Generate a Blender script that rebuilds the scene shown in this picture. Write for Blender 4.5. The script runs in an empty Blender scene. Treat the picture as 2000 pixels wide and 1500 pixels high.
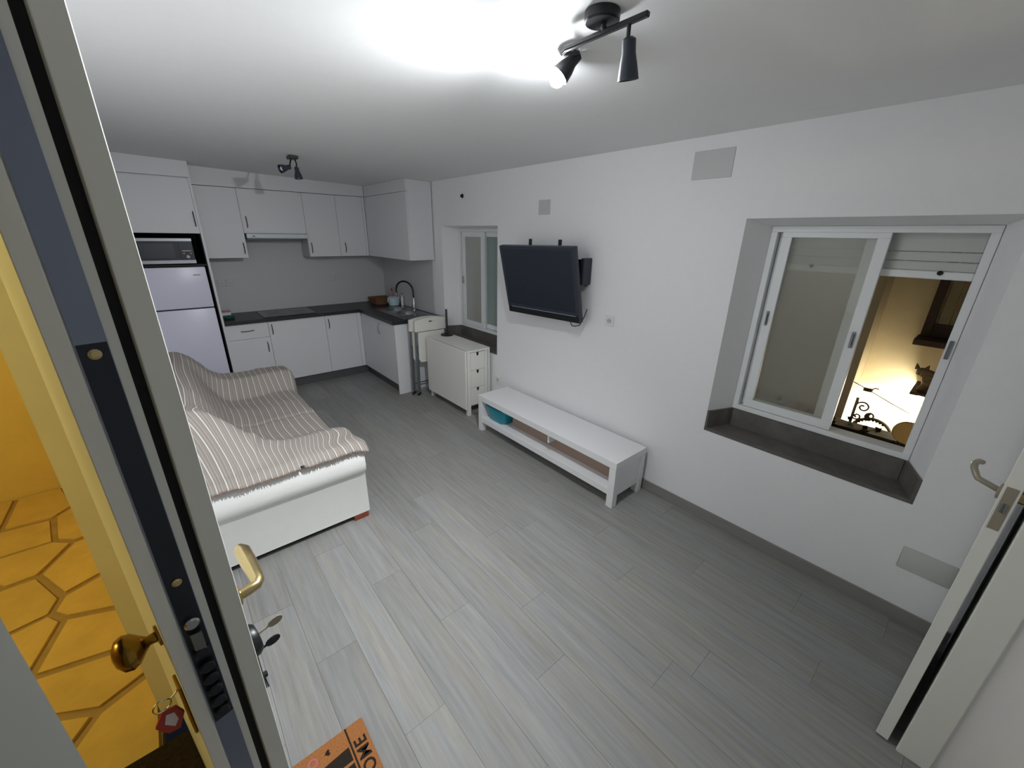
import bpy, bmesh, math, random
from mathutils import Vector, Matrix, noise
from math import sin, cos, pi, radians
random.seed(7)
SC = bpy.context.scene
COL = SC.collection

# ------------------------------------------------------------------ camera
cam = bpy.data.cameras.new('camera')
cam.sensor_fit = 'HORIZONTAL'; cam.sensor_width = 36.0
cam.lens = 782.4 / 2000 * 36.0
cam.clip_start = 0.02; cam.clip_end = 60
camo = bpy.data.objects.new('camera', cam); COL.objects.link(camo)
def cam_matrix(yaw, pitch, roll, loc):
    f = Vector((sin(yaw) * cos(pitch), cos(yaw) * cos(pitch), -sin(pitch)))
    r = Vector((cos(yaw), -sin(yaw), 0)); d = f.cross(r)
    r2 = cos(roll) * r + sin(roll) * d; d2 = -sin(roll) * r + cos(roll) * d
    m = Matrix((r2, -d2, -f)).transposed().to_4x4(); m.translation = loc
    return m
camo.matrix_world = cam_matrix(0.711191, 0.355480, -0.017806, Vector((0, 0, 1.87)))
SC.camera = camo

# ------------------------------------------------------------------ world / exposure
w = bpy.data.worlds.new('night'); SC.world = w; w.use_nodes = True
w.node_tree.nodes['Background'].inputs[0].default_value = (0.10, 0.13, 0.20, 1)
w.node_tree.nodes['Background'].inputs[1].default_value = 0.05
vs = SC.view_settings
vs.view_transform = 'Standard'; vs.look = 'None'; vs.gamma = 1.0; vs.exposure = 0.0
vs.use_curve_mapping = False
BULB_STRENGTH = 620.0
SPOT_POWER = 195.0
PORCH_POWER = 12.5
TUBE_STRENGTH = 130.0
try:
    SC.cycles.max_bounces = 12; SC.cycles.diffuse_bounces = 7; SC.cycles.transparent_max_bounces = 12
    SC.cycles.sample_clamp_indirect = 6.0
except Exception:
    pass

# ------------------------------------------------------------------ materials
def lin(c):
    return tuple(((v / 255) / 12.92 if v / 255 <= .04045 else ((v / 255 + .055) / 1.055) ** 2.4) for v in c)
MATS = {}
def mat(name, rgb, rough=.55, metal=0.0, var=0.0, scale=8.0, stretch=(1, 1, 1), bump=0.0, spec=0.5, emit=None, estr=0.0, rnd=0.0, tone=0.0):
    """principled material; rgb is the surface albedo in sRGB 0-255; var/bump from object-space noise, rnd from the object's own random value"""
    m = bpy.data.materials.new(name); m.use_nodes = True
    nt = m.node_tree; b = nt.nodes['Principled BSDF']
    c = lin(rgb)
    b.inputs['Base Color'].default_value = (*c, 1)
    b.inputs['Roughness'].default_value = rough; b.inputs['Metallic'].default_value = metal
    b.inputs['Specular IOR Level'].default_value = spec
    if emit:
        b.inputs['Emission Color'].default_value = (*lin(emit), 1); b.inputs['Emission Strength'].default_value = estr
    if var or bump or rnd:
        tc = nt.nodes.new('ShaderNodeTexCoord'); mp = nt.nodes.new('ShaderNodeMapping')
        mp.inputs['Scale'].default_value = stretch
        nt.links.new(tc.outputs['Object'], mp.inputs['Vector'])
        n = nt.nodes.new('ShaderNodeTexNoise'); n.inputs['Scale'].default_value = scale; n.inputs['Detail'].default_value = 6
        n.inputs['Roughness'].default_value = .62
        nt.links.new(mp.outputs[0], n.inputs['Vector'])
        if rnd:
            oi = nt.nodes.new('ShaderNodeObjectInfo')
            ad = nt.nodes.new('ShaderNodeVectorMath'); ad.operation = 'SCALE'; ad.inputs[0].default_value = (31, 17, 11)
            nt.links.new(oi.outputs['Random'], ad.inputs['Scale']); nt.links.new(ad.outputs[0], mp.inputs['Location'])
        if var or rnd:
            ramp = nt.nodes.new('ShaderNodeMapRange'); ramp.inputs[1].default_value = .25; ramp.inputs[2].default_value = .75
            ramp.inputs[3].default_value = 1 - var; ramp.inputs[4].default_value = 1 + var
            nt.links.new(n.outputs['Fac'], ramp.inputs[0])
            mx = nt.nodes.new('ShaderNodeVectorMath'); mx.operation = 'SCALE'; mx.inputs[0].default_value = c
            if rnd:
                r2 = nt.nodes.new('ShaderNodeMapRange'); r2.inputs[3].default_value = 1 - rnd; r2.inputs[4].default_value = 1 + rnd
                nt.links.new(oi.outputs['Random'], r2.inputs[0])
                mu = nt.nodes.new('ShaderNodeMath'); mu.operation = 'MULTIPLY'
                nt.links.new(ramp.outputs[0], mu.inputs[0]); nt.links.new(r2.outputs[0], mu.inputs[1]); src = mu.outputs[0]
            else:
                src = ramp.outputs[0]
            nt.links.new(src, mx.inputs['Scale']); nt.links.new(mx.outputs[0], b.inputs['Base Color'])
            if tone:      # patches drift between a warm and a cool grey
                n3 = nt.nodes.new('ShaderNodeTexNoise'); n3.inputs['Scale'].default_value = 1.1; n3.inputs['Detail'].default_value = 3
                nt.links.new(mp.outputs[0], n3.inputs['Vector'])
                cr = nt.nodes.new('ShaderNodeMixRGB'); cr.inputs[1].default_value = (*[v * k for v, k in zip(c, (1 + tone, 1, 1 - tone * 1.5))], 1); cr.inputs[2].default_value = (*[v * k for v, k in zip(c, (1 - tone, 1, 1 + tone * 1.5))], 1)
                mr = nt.nodes.new('ShaderNodeMapRange'); mr.inputs[1].default_value = .38; mr.inputs[2].default_value = .62
                nt.links.new(n3.outputs['Fac'], mr.inputs[0]); nt.links.new(mr.outputs[0], cr.inputs[0]); nt.links.new(cr.outputs[0], mx.inputs[0])
        if bump:
            bp = nt.nodes.new('ShaderNodeBump'); bp.inputs['Strength'].default_value = bump; bp.inputs['Distance'].default_value = .01
            nt.links.new(n.outputs['Fac'], bp.inputs['Height']); nt.links.new(bp.outputs[0], b.inputs['Normal'])
    MATS[name] = m
    return m
mat('wall_paint', (234, 234, 236), .75, var=.012, scale=30, bump=.08, spec=.2)
mat('ceiling_paint', (230, 230, 230), .85, var=.012, scale=22, bump=.05, spec=.15)
mat('plank', (138, 137, 135), .5, var=.2, scale=4.0, stretch=(2.4, .8, 1), bump=.08, spec=.3, rnd=.08, tone=.022)
mat('joint', (112, 110, 107), .8)
mat('skirting', (136, 135, 133), .55, var=.08, scale=6, stretch=(5, .6, 5), spec=.3)
mat('white_lacquer', (226, 226, 228), .38, spec=.35)
mat('white_cabinet', (220, 220, 223), .42, spec=.3)
mat('cabinet_body', (205, 205, 207), .5)
mat('fridge_white', (224, 223, 240), .32)
mat('cream_white', (226, 225, 219), .45, spec=.35)
mat('alu_white', (228, 230, 232), .35, spec=.45)
mat('door_white', (226, 228, 222), .42)
mat('gap_shade', (12, 13, 15), .6)  # near-black colour stands in for shade inside gaps, slots and niches
mat('black_plastic', (20, 22, 26), .38)
mat('tv_shell', (44, 50, 62), .42)
mat('tv_screen', (34, 40, 52), .3, spec=.6)
mat('tv_line', (140, 144, 160), .4)
mat('grey_frame', (100, 101, 96), .6)
mat('rubber', (14, 15, 16), .7)
mat('steel', (150, 154, 160), .3, metal=1.0)
mat('steel_plate', (128, 136, 152), .26, metal=.9)
mat('dark_steel', (52, 56, 62), .35, metal=.8)
mat('steel_sink', (150, 150, 152), .22, metal=1.0)
mat('kick', (92, 92, 94), .5, metal=.2)
mat('chrome', (205, 207, 210), .12, metal=1.0)
mat('brass', (196, 176, 128), .3, metal=1.0)
mat('brass_old', (142, 108, 48), .25, metal=1.0)
mat('pewter', (158, 150, 134), .4, metal=.35)
mat('worktop', (38, 41, 44), .38, var=.35, scale=60, spec=.45)
mat('hob_glass', (14, 16, 18), .12)
mat('hob_ring', (60, 62, 66), .3)
mat('splash', (196, 196, 198), .5, spec=.3)
mat('stone_sill', (94, 91, 87), .6, var=.3, scale=9, bump=.1)
mat('socket_white', (226, 226, 222), .4)
mat('cover_grey', (196, 197, 197), .5)
mat('vent_grey', (196, 198, 196), .45)
mat('wood_red', (132, 62, 38), .5, var=.15, scale=18, stretch=(1, 6, 1))
mat('sofa_white', (224, 224, 222), .6, var=.02, scale=14, bump=.05, spec=.3)
mat('shade_black', (18, 18, 18), .9)
mat('back_board', (158, 136, 122), .7, var=.05)
mat('teal', (10, 140, 160), .35, spec=.5)
mat('wicker', (122, 84, 54), .7, var=.25, scale=60, bump=.3)
mat('pale_blue', (196, 218, 230), .35)
mat('hood_front', (204, 214, 217), .35)
mat('red_plastic', (176, 50, 42), .4)
mat('clear_white', (222, 220, 226), .4)
mat('pink_bottle', (190, 120, 130), .35)
mat('green_plastic', (40, 92, 80), .4)
mat('coir', (158, 104, 62), .95, var=.25, scale=160, bump=.5, spec=.1)
mat('coir_print', (44, 38, 32), .95, var=.2, scale=90, spec=.1)
mat('coir_pink', (176, 104, 110), .95, spec=.1)
mat('dark_mat', (48, 40, 32), .95, var=.4, scale=80, bump=.5, spec=.1)
mat('porch_wall', (224, 196, 120), .85, var=.06, scale=5, bump=.12, spec=.1)
mat('porch_cream', (244, 234, 204), .7, var=.04, scale=5, spec=.15)
mat('flagstone', (214, 180, 104), .75, var=.12, scale=6, bump=.2, spec=.15, rnd=.05)
mat('mortar', (172, 142, 88), .9, var=.12, scale=12)
mat('chair_grey', (130, 136, 140), .35, metal=.7)
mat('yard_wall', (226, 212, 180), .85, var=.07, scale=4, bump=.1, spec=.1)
mat('yard_wall_shaded', (190, 178, 152), .85, var=.07, scale=4, bump=.1, spec=.1)  # same wall colour darkened for the side the tubes leave unlit
mat('yard_floor', (100, 92, 80), .9, var=.2, scale=7)
mat('iron', (40, 34, 28), .5, metal=.5)
mat('hedge', (38, 34, 23), .9, var=.3, scale=20, spec=.1)
mat('tan_seat', (206, 172, 110), .6)
mat('dark_wood', (62, 44, 30), .6, var=.3, scale=10, stretch=(1, 1, 6))
mat('shutter_wood', (150, 138, 112), .6, var=.15, scale=8)
mat('louvre', (204, 204, 200), .5)
mat('blind', (190, 193, 190), .5)
mat('fringe', (120, 98, 86), .95, var=.3, scale=70, spec=.1)
mat('bulb', (255, 255, 255), .5, emit=(245, 250, 255), estr=BULB_STRENGTH)
mat('bulb_off', (230, 230, 226), .3)
mat('tube', (255, 255, 255), .5, emit=(255, 243, 212), estr=TUBE_STRENGTH)
mat('porch_bulb', (255, 220, 150), .5, emit=(255, 200, 110), estr=6)
mat('cat_fur', (128, 112, 92), .9, var=.5, scale=26, stretch=(1, 1, 3), spec=.1)
mat('cat_pale', (190, 176, 154), .9, spec=.1)
mat('cat_eye', (170, 170, 70), .2)

def glass_mat(name, tint, refl, haze, hazecol):
    m = bpy.data.materials.new(name); m.use_nodes = True; nt = m.node_tree
    nt.nodes.remove(nt.nodes['Principled BSDF']); out = nt.nodes['Material Output']
    t = nt.nodes.new('ShaderNodeBsdfTransparent'); t.inputs[0].default_value = (*tint, 1)
    g = nt.nodes.new('ShaderNodeBsdfGlossy'); g.inputs['Roughness'].default_value = .03; g.inputs[0].default_value = (1, 1, 1, 1)
    d = nt.nodes.new('ShaderNodeBsdfDiffuse'); d.inputs[0].default_value = (*lin(hazecol), 1)
    m1 = nt.nodes.new('ShaderNodeMixShader'); m1.inputs[0].default_value = haze
    m2 = nt.nodes.new('ShaderNodeMixShader')
    lw = nt.nodes.new('ShaderNodeFresnel'); lw.inputs[0].default_value = 1.45
    mm = nt.nodes.new('ShaderNodeMath'); mm.operation = 'MULTIPLY'; mm.inputs[1].default_value = refl
    nt.links.new(lw.outputs[0], mm.inputs[0]); nt.links.new(mm.outputs[0], m2.inputs[0])
    nt.links.new(t.outputs[0], m1.inputs[1]); nt.links.new(d.outputs[0], m1.inputs[2])
    nt.links.new(m1.outputs[0], m2.inputs[1]); nt.links.new(g.outputs[0], m2.inputs[2])
    nt.links.new(m2.outputs[0], out.inputs[0]); MATS[name] = m
glass_mat('pane', (.90, .91, .89), .55, .14, (190, 188, 182))
glass_mat('pane_green', (.66, .78, .74), .6, .6, (172, 186, 182))

glass_mat('pane_hazed', (.92, .92, .9), .4, .38, (214, 214, 210))  # pale haze mixed in to make this pane look brighter
def throw_mat():
    m = bpy.data.materials.new('striped_cotton'); m.use_nodes = True; nt = m.node_tree
    b = nt.nodes['Principled BSDF']; b.inputs['Roughness'].default_value = .95; b.inputs['Specular IOR Level'].default_value = .1
    uv = nt.nodes.new('ShaderNodeUVMap'); sp = nt.nodes.new('ShaderNodeSeparateXYZ'); nt.links.new(uv.outputs[0], sp.inputs[0])
    def math(op, a, bv):
        n = nt.nodes.new('ShaderNodeMath'); n.operation = op
        for i, v in enumerate((a, bv)):
            if hasattr(v, 'links'): nt.links.new(v, n.inputs[i])
            else: n.inputs[i].default_value = v
        return n.outputs[0]
    fr = math('FRACT', math('MULTIPLY', sp.outputs[0], 1 / .052), 0)          # one repeat = 5.2 cm of cloth
    ramp = nt.nodes.new('ShaderNodeValToRGB'); ramp.color_ramp.interpolation = 'CONSTANT'
    e = ramp.color_ramp.elements
    T = (160, 152, 146); D = (138, 130, 124); Wc = (226, 223, 218); L = (174, 167, 160)
    stops = [(0, Wc), (.085, T), (.2, D), (.25, L), (.33, T), (.45, D), (.51, T), (.6, L), (.68, D), (.73, T), (.86, D), (.91, T)]
    e[0].position = 0; e[0].color = (*lin(Wc), 1); e[1].position = stops[1][0]; e[1].color = (*lin(stops[1][1]), 1)
    for p, c in stops[2:]:
        k = e.new(p); k.color = (*lin(c), 1)
    nt.links.new(fr, ramp.inputs[0])
    n = nt.nodes.new('ShaderNodeTexNoise'); n.inputs['Scale'].default_value = 260
    mx = nt.nodes.new('ShaderNodeMixRGB'); mx.blend_type = 'MULTIPLY'; mx.inputs[0].default_value = .22
    nt.links.new(ramp.outputs[0], mx.inputs[1]); nt.links.new(n.outputs['Fac'], mx.inputs[2])
    nt.links.new(mx.outputs[0], b.inputs['Base Color'])
    bp = nt.nodes.new('ShaderNodeBump'); bp.inputs['Strength'].default_value = .15; bp.inputs['Distance'].default_value = .004
    nt.links.new(n.outputs['Fac'], bp.inputs['Height']); nt.links.new(bp.outputs[0], b.inputs['Normal'])
    MATS['throw'] = m
throw_mat()

# ------------------------------------------------------------------ mesh helpers
OFF = {}          # roots built in world coordinates: mesh is shifted so the root sits at the thing's base
def tag(o, label, cat=None, group=None, kind=None):
    if label: o['label'] = label
    if cat: o['category'] = cat
    if group: o['group'] = group
    if kind: o['kind'] = kind
    return o
def thing(name, loc, label=None, cat=None, rz=0.0, group=None, kind=None, rot=None, local=False):
    o = bpy.data.objects.new(name, None); COL.objects.link(o)
    o.empty_display_size = .05
    o.location = loc; o.rotation_euler = rot if rot else (0, 0, rz)
    OFF[o] = None if local else Vector(loc)
    return tag(o, label, cat, group, kind)
def obj(name, bm, m, parent=None, smooth=None, kind=None, label=None):
    me = bpy.data.meshes.new(name)
    bmesh.ops.recalc_face_normals(bm, faces=bm.faces[:])
    off = OFF.get(parent) if parent else None
    if off is not None: bmesh.ops.translate(bm, verts=bm.verts[:], vec=-off)
    if smooth is not None:
        for f in bm.faces: f.smooth = True
        for e in bm.edges:
            if len(e.link_faces) == 2 and e.calc_face_angle(0) > radians(smooth): e.smooth = False
    bm.to_mesh(me); bm.free()
    me.materials.append(MATS[m] if isinstance(m, str) else m)
    o = bpy.data.objects.new(name, me); COL.objects.link(o)
    if parent:
        o.parent = parent; OFF[o] = off
    if kind: o['kind'] = kind
    if label: o['label'] = label
    return o
def NB(): return bmesh.new()
def bx(bm, x0, x1, y0, y1, z0, z1, bev=0.0, seg=1):
    vs_ = [bm.verts.new((x, y, z)) for x in (x0, x1) for y in (y0, y1) for z in (z0, z1)]
    idx = [(0, 1, 3, 2), (4, 6, 7, 5), (0, 4, 5, 1), (2, 3, 7, 6), (0, 2, 6, 4), (1, 5, 7, 3)]
    fs = [bm.faces.new([vs_[i] for i in f]) for f in idx]
    if bev:
        es = list({e for f in fs for e in f.edges})
        bmesh.ops.bevel(bm, geom=es, offset=bev, segments=seg, profile=.5, affect='EDGES')
    return bm
def box(name, m, parent, x0, x1, y0, y1, z0, z1, bev=0.0, seg=1, **k):
    return obj(name, bx(NB(), x0, x1, y0, y1, z0, z1, bev, seg), m, parent, smooth=40 if seg > 1 else None, **k)
def poly(bm, pts): return bm.faces.new([bm.verts.new(p) for p in pts])
def prism(bm, pts, axis, a, b):
    """pts are 2-D; extruded along axis from a to b"""
    def P(p, t):
        return {'x': (t, p[0], p[1]), 'y': (p[0], t, p[1]), 'z': (p[0], p[1], t)}[axis]
    A = [bm.verts.new(P(p, a)) for p in pts]; B = [bm.verts.new(P(p, b)) for p in pts]
    n = len(pts)
    bm.faces.new(A); bm.faces.new(B[::-1])
    for i in range(n): bm.faces.new((A[i], B[i], B[(i + 1) % n], A[(i + 1) % n]))
    return bm
def frame_of(d):
    d = Vector(d).normalized(); u = Vector((0, 0, 1)) if abs(d.z) < .9 else Vector((1, 0, 0))
    a = d.cross(u).normalized(); return a, d.cross(a).normalized()
def tube(bm, pts, r, n=10, closed=False, flat=None):
    """sweep a circle (radius r or list of radii) along pts"""
    pts = [Vector(p) for p in pts]; rings = []; N = len(pts); a = None
    for i, p in enumerate(pts):
        if closed: d = pts[(i + 1) % N] - pts[i - 1]
        else: d = pts[min(i + 1, N - 1)] - pts[max(i - 1, 0)]
        d.normalize()
        if a is None: a, b = frame_of(d)
        else:
            a = (a - d * a.dot(d)).normalized(); b = d.cross(a)
        rr = r[i] if isinstance(r, (list, tuple)) else r
        fl = flat or 1.0
        rings.append([bm.verts.new(p + rr * (cos(t) * a + fl * sin(t) * b)) for t in [2 * pi * k / n for k in range(n)]])
    for i in range(N if closed else N - 1):
        A, B = rings[i], rings[(i + 1) % N]
        for k in range(n): bm.faces.new((A[k], A[(k + 1) % n], B[(k + 1) % n], B[k]))
    if not closed:
        bm.faces.new(rings[0]); bm.faces.new(rings[-1][::-1])
    return bm
def lathe(bm, prof, c=(0, 0, 0), d=(0, 0, 1), n=20, cap=True):
    """prof = [(r, t)] along direction d from c"""
    c = Vector(c); d = Vector(d).normalized(); a, b = frame_of(d); rings = []
    for r, t in prof:
        rings.append([bm.verts.new(c + d * t + max(r, 1e-4) * (cos(2 * pi * k / n) * a + sin(2 * pi * k / n) * b)) for k in range(n)])
    for A, B in zip(rings, rings[1:]):
        for k in range(n): bm.faces.new((A[k], A[(k + 1) % n], B[(k + 1) % n], B[k]))
    if cap:
        bm.faces.new(rings[0]); bm.faces.new(rings[-1][::-1])
    return bm
def cyl(bm, p, q, r, n=14): return tube(bm, [p, q], r, n)
def sph(bm, c, r, n=14, sz=(1, 1, 1)):
    m = Matrix.Translation(c) @ Matrix.Diagonal((*sz, 1)).to_4x4()
    bmesh.ops.create_uvsphere(bm, u_segments=n, v_segments=n // 2 + 2, radius=r, matrix=m); return bm
def arc(c, r, a0, a1, n, plane):
    out = []
    for i in range(n + 1):
        t = a0 + (a1 - a0) * i / n
        if plane == 'yz': out.append((c[0], c[1] + r * cos(t), c[2] + r * sin(t)))
        elif plane == 'xz': out.append((c[0] + r * cos(t), c[1], c[2] + r * sin(t)))
        else: out.append((c[0] + r * cos(t), c[1] + r * sin(t), c[2]))
    return out

# ------------------------------------------------------------------ the room
XR, YB, XL, YN = 2.58, 6.00, -0.20, -0.80          # right wall, back wall, left wall, near wall
def zc(x): return 2.425 + .0295 * (XR - x)         # the old ceiling falls slightly towards the window wall
def face_with_holes(bm, ys, zs, holes, x, ztop=None):
    ys = sorted(set(ys)); zs = sorted(set(zs))
    for y0, y1 in zip(ys, ys[1:]):
        for z0, z1 in zip(zs, zs[1:]):
            cy, cz = (y0 + y1) / 2, (z0 + z1) / 2
            if any(h[0] < cy < h[1] and h[2] < cz < h[3] for h in holes): continue
            poly(bm, [(x, y0, z0), (x, y1, z0), (x, y1, z1), (x, y0, z1)])
W1 = dict(f=(-.04, 1.0, .66, 1.98), b=(.034, .92, .675, 1.945))
W2 = dict(f=(3.25, 4.285, .66, 1.955), b=(3.33, 4.212, .675, 1.93))
XB1, XB2 = 2.78, 2.90
bm = NB(); zt = zc(XR)
ys = [YN, YB + .3]; zs = [-.02, zt + .06]
for W in (W1, W2): ys += W['f'][:2]; zs += W['f'][2:]
face_with_holes(bm, ys, zs, [W1['f'], W2['f']], XR)
ys = [YN, YB + .3]; zs = [-.3, zt + .3]
for W in (W1, W2): ys += W['b'][:2]; zs += W['b'][2:]
face_with_holes(bm, ys, zs, [W1['b'], W2['b']], XB2)
for W in (W1, W2):
    f, b = W['f'], W['b']
    F = [(XR, f[0], f[2]), (XR, f[1], f[2]), (XR, f[1], f[3]), (XR, f[0], f[3])]
    G = [(XB1, b[0], b[2]), (XB1, b[1], b[2]), (XB1, b[1], b[3]), (XB1, b[0], b[3])]
    H = [(XB2, *g[1:]) for g in G]
    for A, B in ((F, G), (G, H)):
        for i in range(4): poly(bm, [A[i], A[(i + 1) % 4], B[(i + 1) % 4], B[i]])
obj('wall_right', bm, 'wall_paint', kind='structure')
box('wall_back', 'wall_paint', None, XL - .18, XR, YB, YB + .2, -.02, 2.56, kind='structure')
bm = NB(); bx(bm, XL - .10, XL, 1.70, YB, -.02, 2.56); bx(bm, XL - .18, XL, YN, .54, -.02, 2.56); bx(bm, XL - .18, XL, .54, 1.70, 2.24, 2.56)
obj('wall_left', bm, 'wall_paint', kind='structure')
box('wall_near', 'wall_paint', None, XL - .18, 1.815, YN - .12, YN, -.02, 2.56, kind='structure')  # unseen wall, pulled in close behind the camera to bounce light
bm = NB(); prism(bm, [(1.817, -.256), (XR, -.340), (XR, YN - .12), (1.817, YN - .12)], 'z', -.02, 2.56); obj('wall_closet', bm, 'wall_paint', kind='structure')
bm = NB()
A = [(XL - .18, YN - .12), (XR + .3, YN - .12), (XR + .3, YB + .2), (XL - .18, YB + .2)]
lo = [bm.verts.new((x, y, zc(x))) for x, y in A]; hi = [bm.verts.new((x, y, zc(x) + .1)) for x, y in A]
bm.faces.new(lo); bm.faces.new(hi)
for i in range(4): bm.faces.new((lo[i], lo[(i + 1) % 4], hi[(i + 1) % 4], hi[i]))
obj('ceiling', bm, 'ceiling_paint', kind='structure')
# floor: sub-base and single planks
floor = box('floor', 'joint', None, XL, XR, YN, YB, -.03, -.006, kind='structure')
bm = NB(); bx(bm, 0, 1, 0, 1, -.006, 0)
me_pl = bpy.data.meshes.new('plank'); bm.to_mesh(me_pl); bm.free(); me_pl.materials.append(MATS['plank'])
PW, PL, G_ = .184, 1.22, .0010
x = XL; row = 0
shift = [.35, .9, .1, .62, 1.05, .27, .8, .48, 1.15, .02, .7, .38, .95, .2, .55, 1.1]
while x < XR - .01:
    x1 = min(x + PW, XR); y = YN - shift[row % 16]
    while y < YB:
        y0, y1 = max(y, YN), min(y + PL, YB)
        if y1 - y0 > .03:
            o = bpy.data.objects.new('plank', me_pl); COL.objects.link(o); o.parent = floor
            o.location = (x + G_ / 2, y0 + G_ / 2, random.uniform(-.0005, 0)); o.scale = (x1 - x - G_, y1 - y0 - G_, 1)
        y += PL
    x = x1; row += 1
box('baseboard_right', 'skirting', None, XR - .012, XR, -.338, 4.36, 0, .078, kind='structure')
box('baseboard_left', 'skirting', None, XL, XL + .012, 1.75, 5.37, 0, .078, kind='structure')
# white casing at the end of the closet block, beside the open inner door
bm = NB(); bx(bm, 1.800, 1.816, -.345, -.254, 0, 2.12, .003)
obj('trim_1', bm, 'door_white', kind='structure')

# stone-lined sill troughs + aluminium windows
def sill(root, W):
    f, b = W['f'], W['b']; t = .014
    xs = XB1 - .004
    def yl(x, y0, y1): return y0 + (y1 - y0) * (x - XR) / (XB1 - XR)
    bm = NB()
    P = [(XR - .002, f[0] + .001), (XR - .002, f[1] - .001), (xs, yl(xs, f[1], b[1]) - .001), (xs, yl(xs, f[0], b[0]) + .001)]
    prism(bm, P, 'z', f[2] + .001, b[2] + .006)
    for s, k in ((0, 1), (1, -1)):
        P = [(XR - .002, f[s] + k * .001), (XR - .002, f[s] + k * t), (xs, b[s] + k * t), (xs, b[s] + k * .001)]
        prism(bm, P, 'z', b[2] + .004, .800)
    bx(bm, xs - .016, xs, b[0] + .012, b[1] - .012, b[2] + .004, .798)
    obj('stone_sill', bm, 'stone_sill', root, label='dark grey stone sill trough')
win1 = thing('window_1', (XR + .2, .48, .66), 'white aluminium sliding window, right half open to lit courtyard', rz=0, kind='structure')
sill(win1, W1)
def frame_rect(bm, x0, x1, y0, y1, z0, z1, t, bev=.002):
    bx(bm, x0, x1, y0, y1, z0, z0 + t, bev); bx(bm, x0, x1, y0, y1, z1 - t, z1, bev)
    bx(bm, x0, x1, y0, y0 + t, z0 + t, z1 - t, bev); bx(bm, x0, x1, y1 - t, y1, z0 + t, z1 - t, bev)
    return bm
obj('frame', frame_rect(NB(), 2.768, 2.868, .034, .92, .80, 1.945, .032), 'alu_white', win1)
def grip(parent, x, y, z, m='alu_white'):
    bm = NB(); bx(bm, x - .008, x, y - .008, y + .008, z - .045, z + .045, .003)
    tube(bm, [(x - .004, y, z - .036), (x - .02, y, z - .028), (x - .02, y, z + .028), (x - .004, y, z + .036)], .004, 6)
    return obj('handle', bm, 'steel', parent)
def sash(root, x0, x1, y0, y1, z0, z1, st, pane='pane'):
    s = obj('sash', frame_rect(NB(), x0, x1, y0, y1, z0, z1, st), 'alu_white', root)
    obj('pane', bx(NB(), (x0 + x1) / 2 - .002, (x0 + x1) / 2 + .002, y0 + st - .005, y1 - st + .005, z0 + st - .005, z1 - st + .005), pane, s)
    return s
s = sash(win1, 2.775, 2.803, .388, .862, .835, 1.935, .05)
grip(s, 2.775, .412, 1.37); grip(s, 2.775, .842, 1.42)
s = sash(win1, 2.815, 2.840, .44, .886, .838, 1.93, .046)
# lock tongue of the open half on the right jamb
bm = NB(); bx(bm, 2.760, 2.768, .042, .058, 1.35, 1.44, .003); cyl(bm, (2.752, .05, 1.43), (2.768, .05, 1.43), .006, 8)
obj('lock_keeper', bm, 'steel', win1)
# roller blind, partly lowered: each slat a part
for z0, z1 in ((1.742, 1.785), (1.786, 1.829), (1.830, 1.944)):
    bm = NB(); bx(bm, 2.848, 2.858, .068, .886, z0, z1 - .001, .003); obj('blind_slat', bm, 'blind', win1)
bar = box('blind_bar', 'alu_white', win1, 2.842, 2.862, .068, .886, 1.705, 1.741, .003)
for yy in (.18, .70):
    bm = NB(); lathe(bm, [(.011, 0), (.011, .008), (.006, .014)], (2.842, yy, 1.735), (-1, 0, 0), 10); obj('stopper', bm, 'rubber', bar)

win2 = thing('window_2', (XR + .2, 3.77, .66), 'narrow white sliding window above the gateleg table', kind='structure')
sill(win2, W2)
obj('frame', frame_rect(NB(), 2.768, 2.868, 3.33, 4.212, .80, 1.93, .03), 'alu_white', win2)
s = sash(win2, 2.775, 2.803, 3.74, 4.165, .832, 1.90, .055, 'pane_hazed')
grip(s, 2.775, 4.14, 1.36)
s = sash(win2, 2.815, 2.840, 3.365, 3.80, .835, 1.90, .05, 'pane_green')
bm = NB(); frame_rect(bm, 2.868, 2.892, 3.60, 4.12, .84, 1.88, .06)
sh = obj('shutter_frame', bm, 'louvre', win2)
for i in range(21):
    z = .915 + i * .043
    bm = NB(); prism(bm, [(2.870, z), (2.890, z + .032), (2.893, z + .028), (2.873, z - .004)], 'y', 3.655, 4.065)
    obj('shutter_slat', bm, 'louvre', sh)

# ------------------------------------------------------------------ entrance door (ajar, seen on its lock edge)
D1 = thing('door_1', (-.016, .80, 0), 'white entrance door standing ajar, lock edge towards viewer', rz=radians(11.5), kind='structure', local=True)
LW = .885; T_ = .115
lip = box('inner_skin', 'door_white', D1, -.033, 0, -.004, LW, .012, 2.22, .0012)
box('gasket', 'rubber', D1, -.048, -.033, .016, LW, .012, 2.215)
box('core', 'door_white', D1, -.096, -.048, .004, LW, .012, 2.215)
box('outer_skin', 'door_white', D1, -.119, -.096, 0, LW, .012, 2.22, .0015)
plate = box('lock_faceplate', 'steel_plate', D1, -.0945, -.061, .0005, .0045, .30, 2.16)
lockcase = box('lock_case', 'dark_steel', D1, -.0935, -.062, -.0005, .002, .93, 1.72)
for z in (2.075, .62, .40):
    bm = NB(); lathe(bm, [(.008, 0), (.0075, .003), (.004, .004)], (-.078, .001, z), (0, -1, 0), 12); obj('screw', bm, 'steel', plate)
for z in (1.705, 1.29):
    bm = NB(); lathe(bm, [(.008, 0), (.0075, .003), (.004, .004)], (-.078, .0005, z), (0, -1, 0), 12); obj('screw', bm, 'brass', lockcase)
bm = NB(); prism(bm, [(-.088, -.0005), (-.068, -.0005), (-.070, -.016), (-.086, -.010)], 'z', 1.135, 1.175); obj('latch_bolt', bm, 'steel', lockcase)
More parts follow.
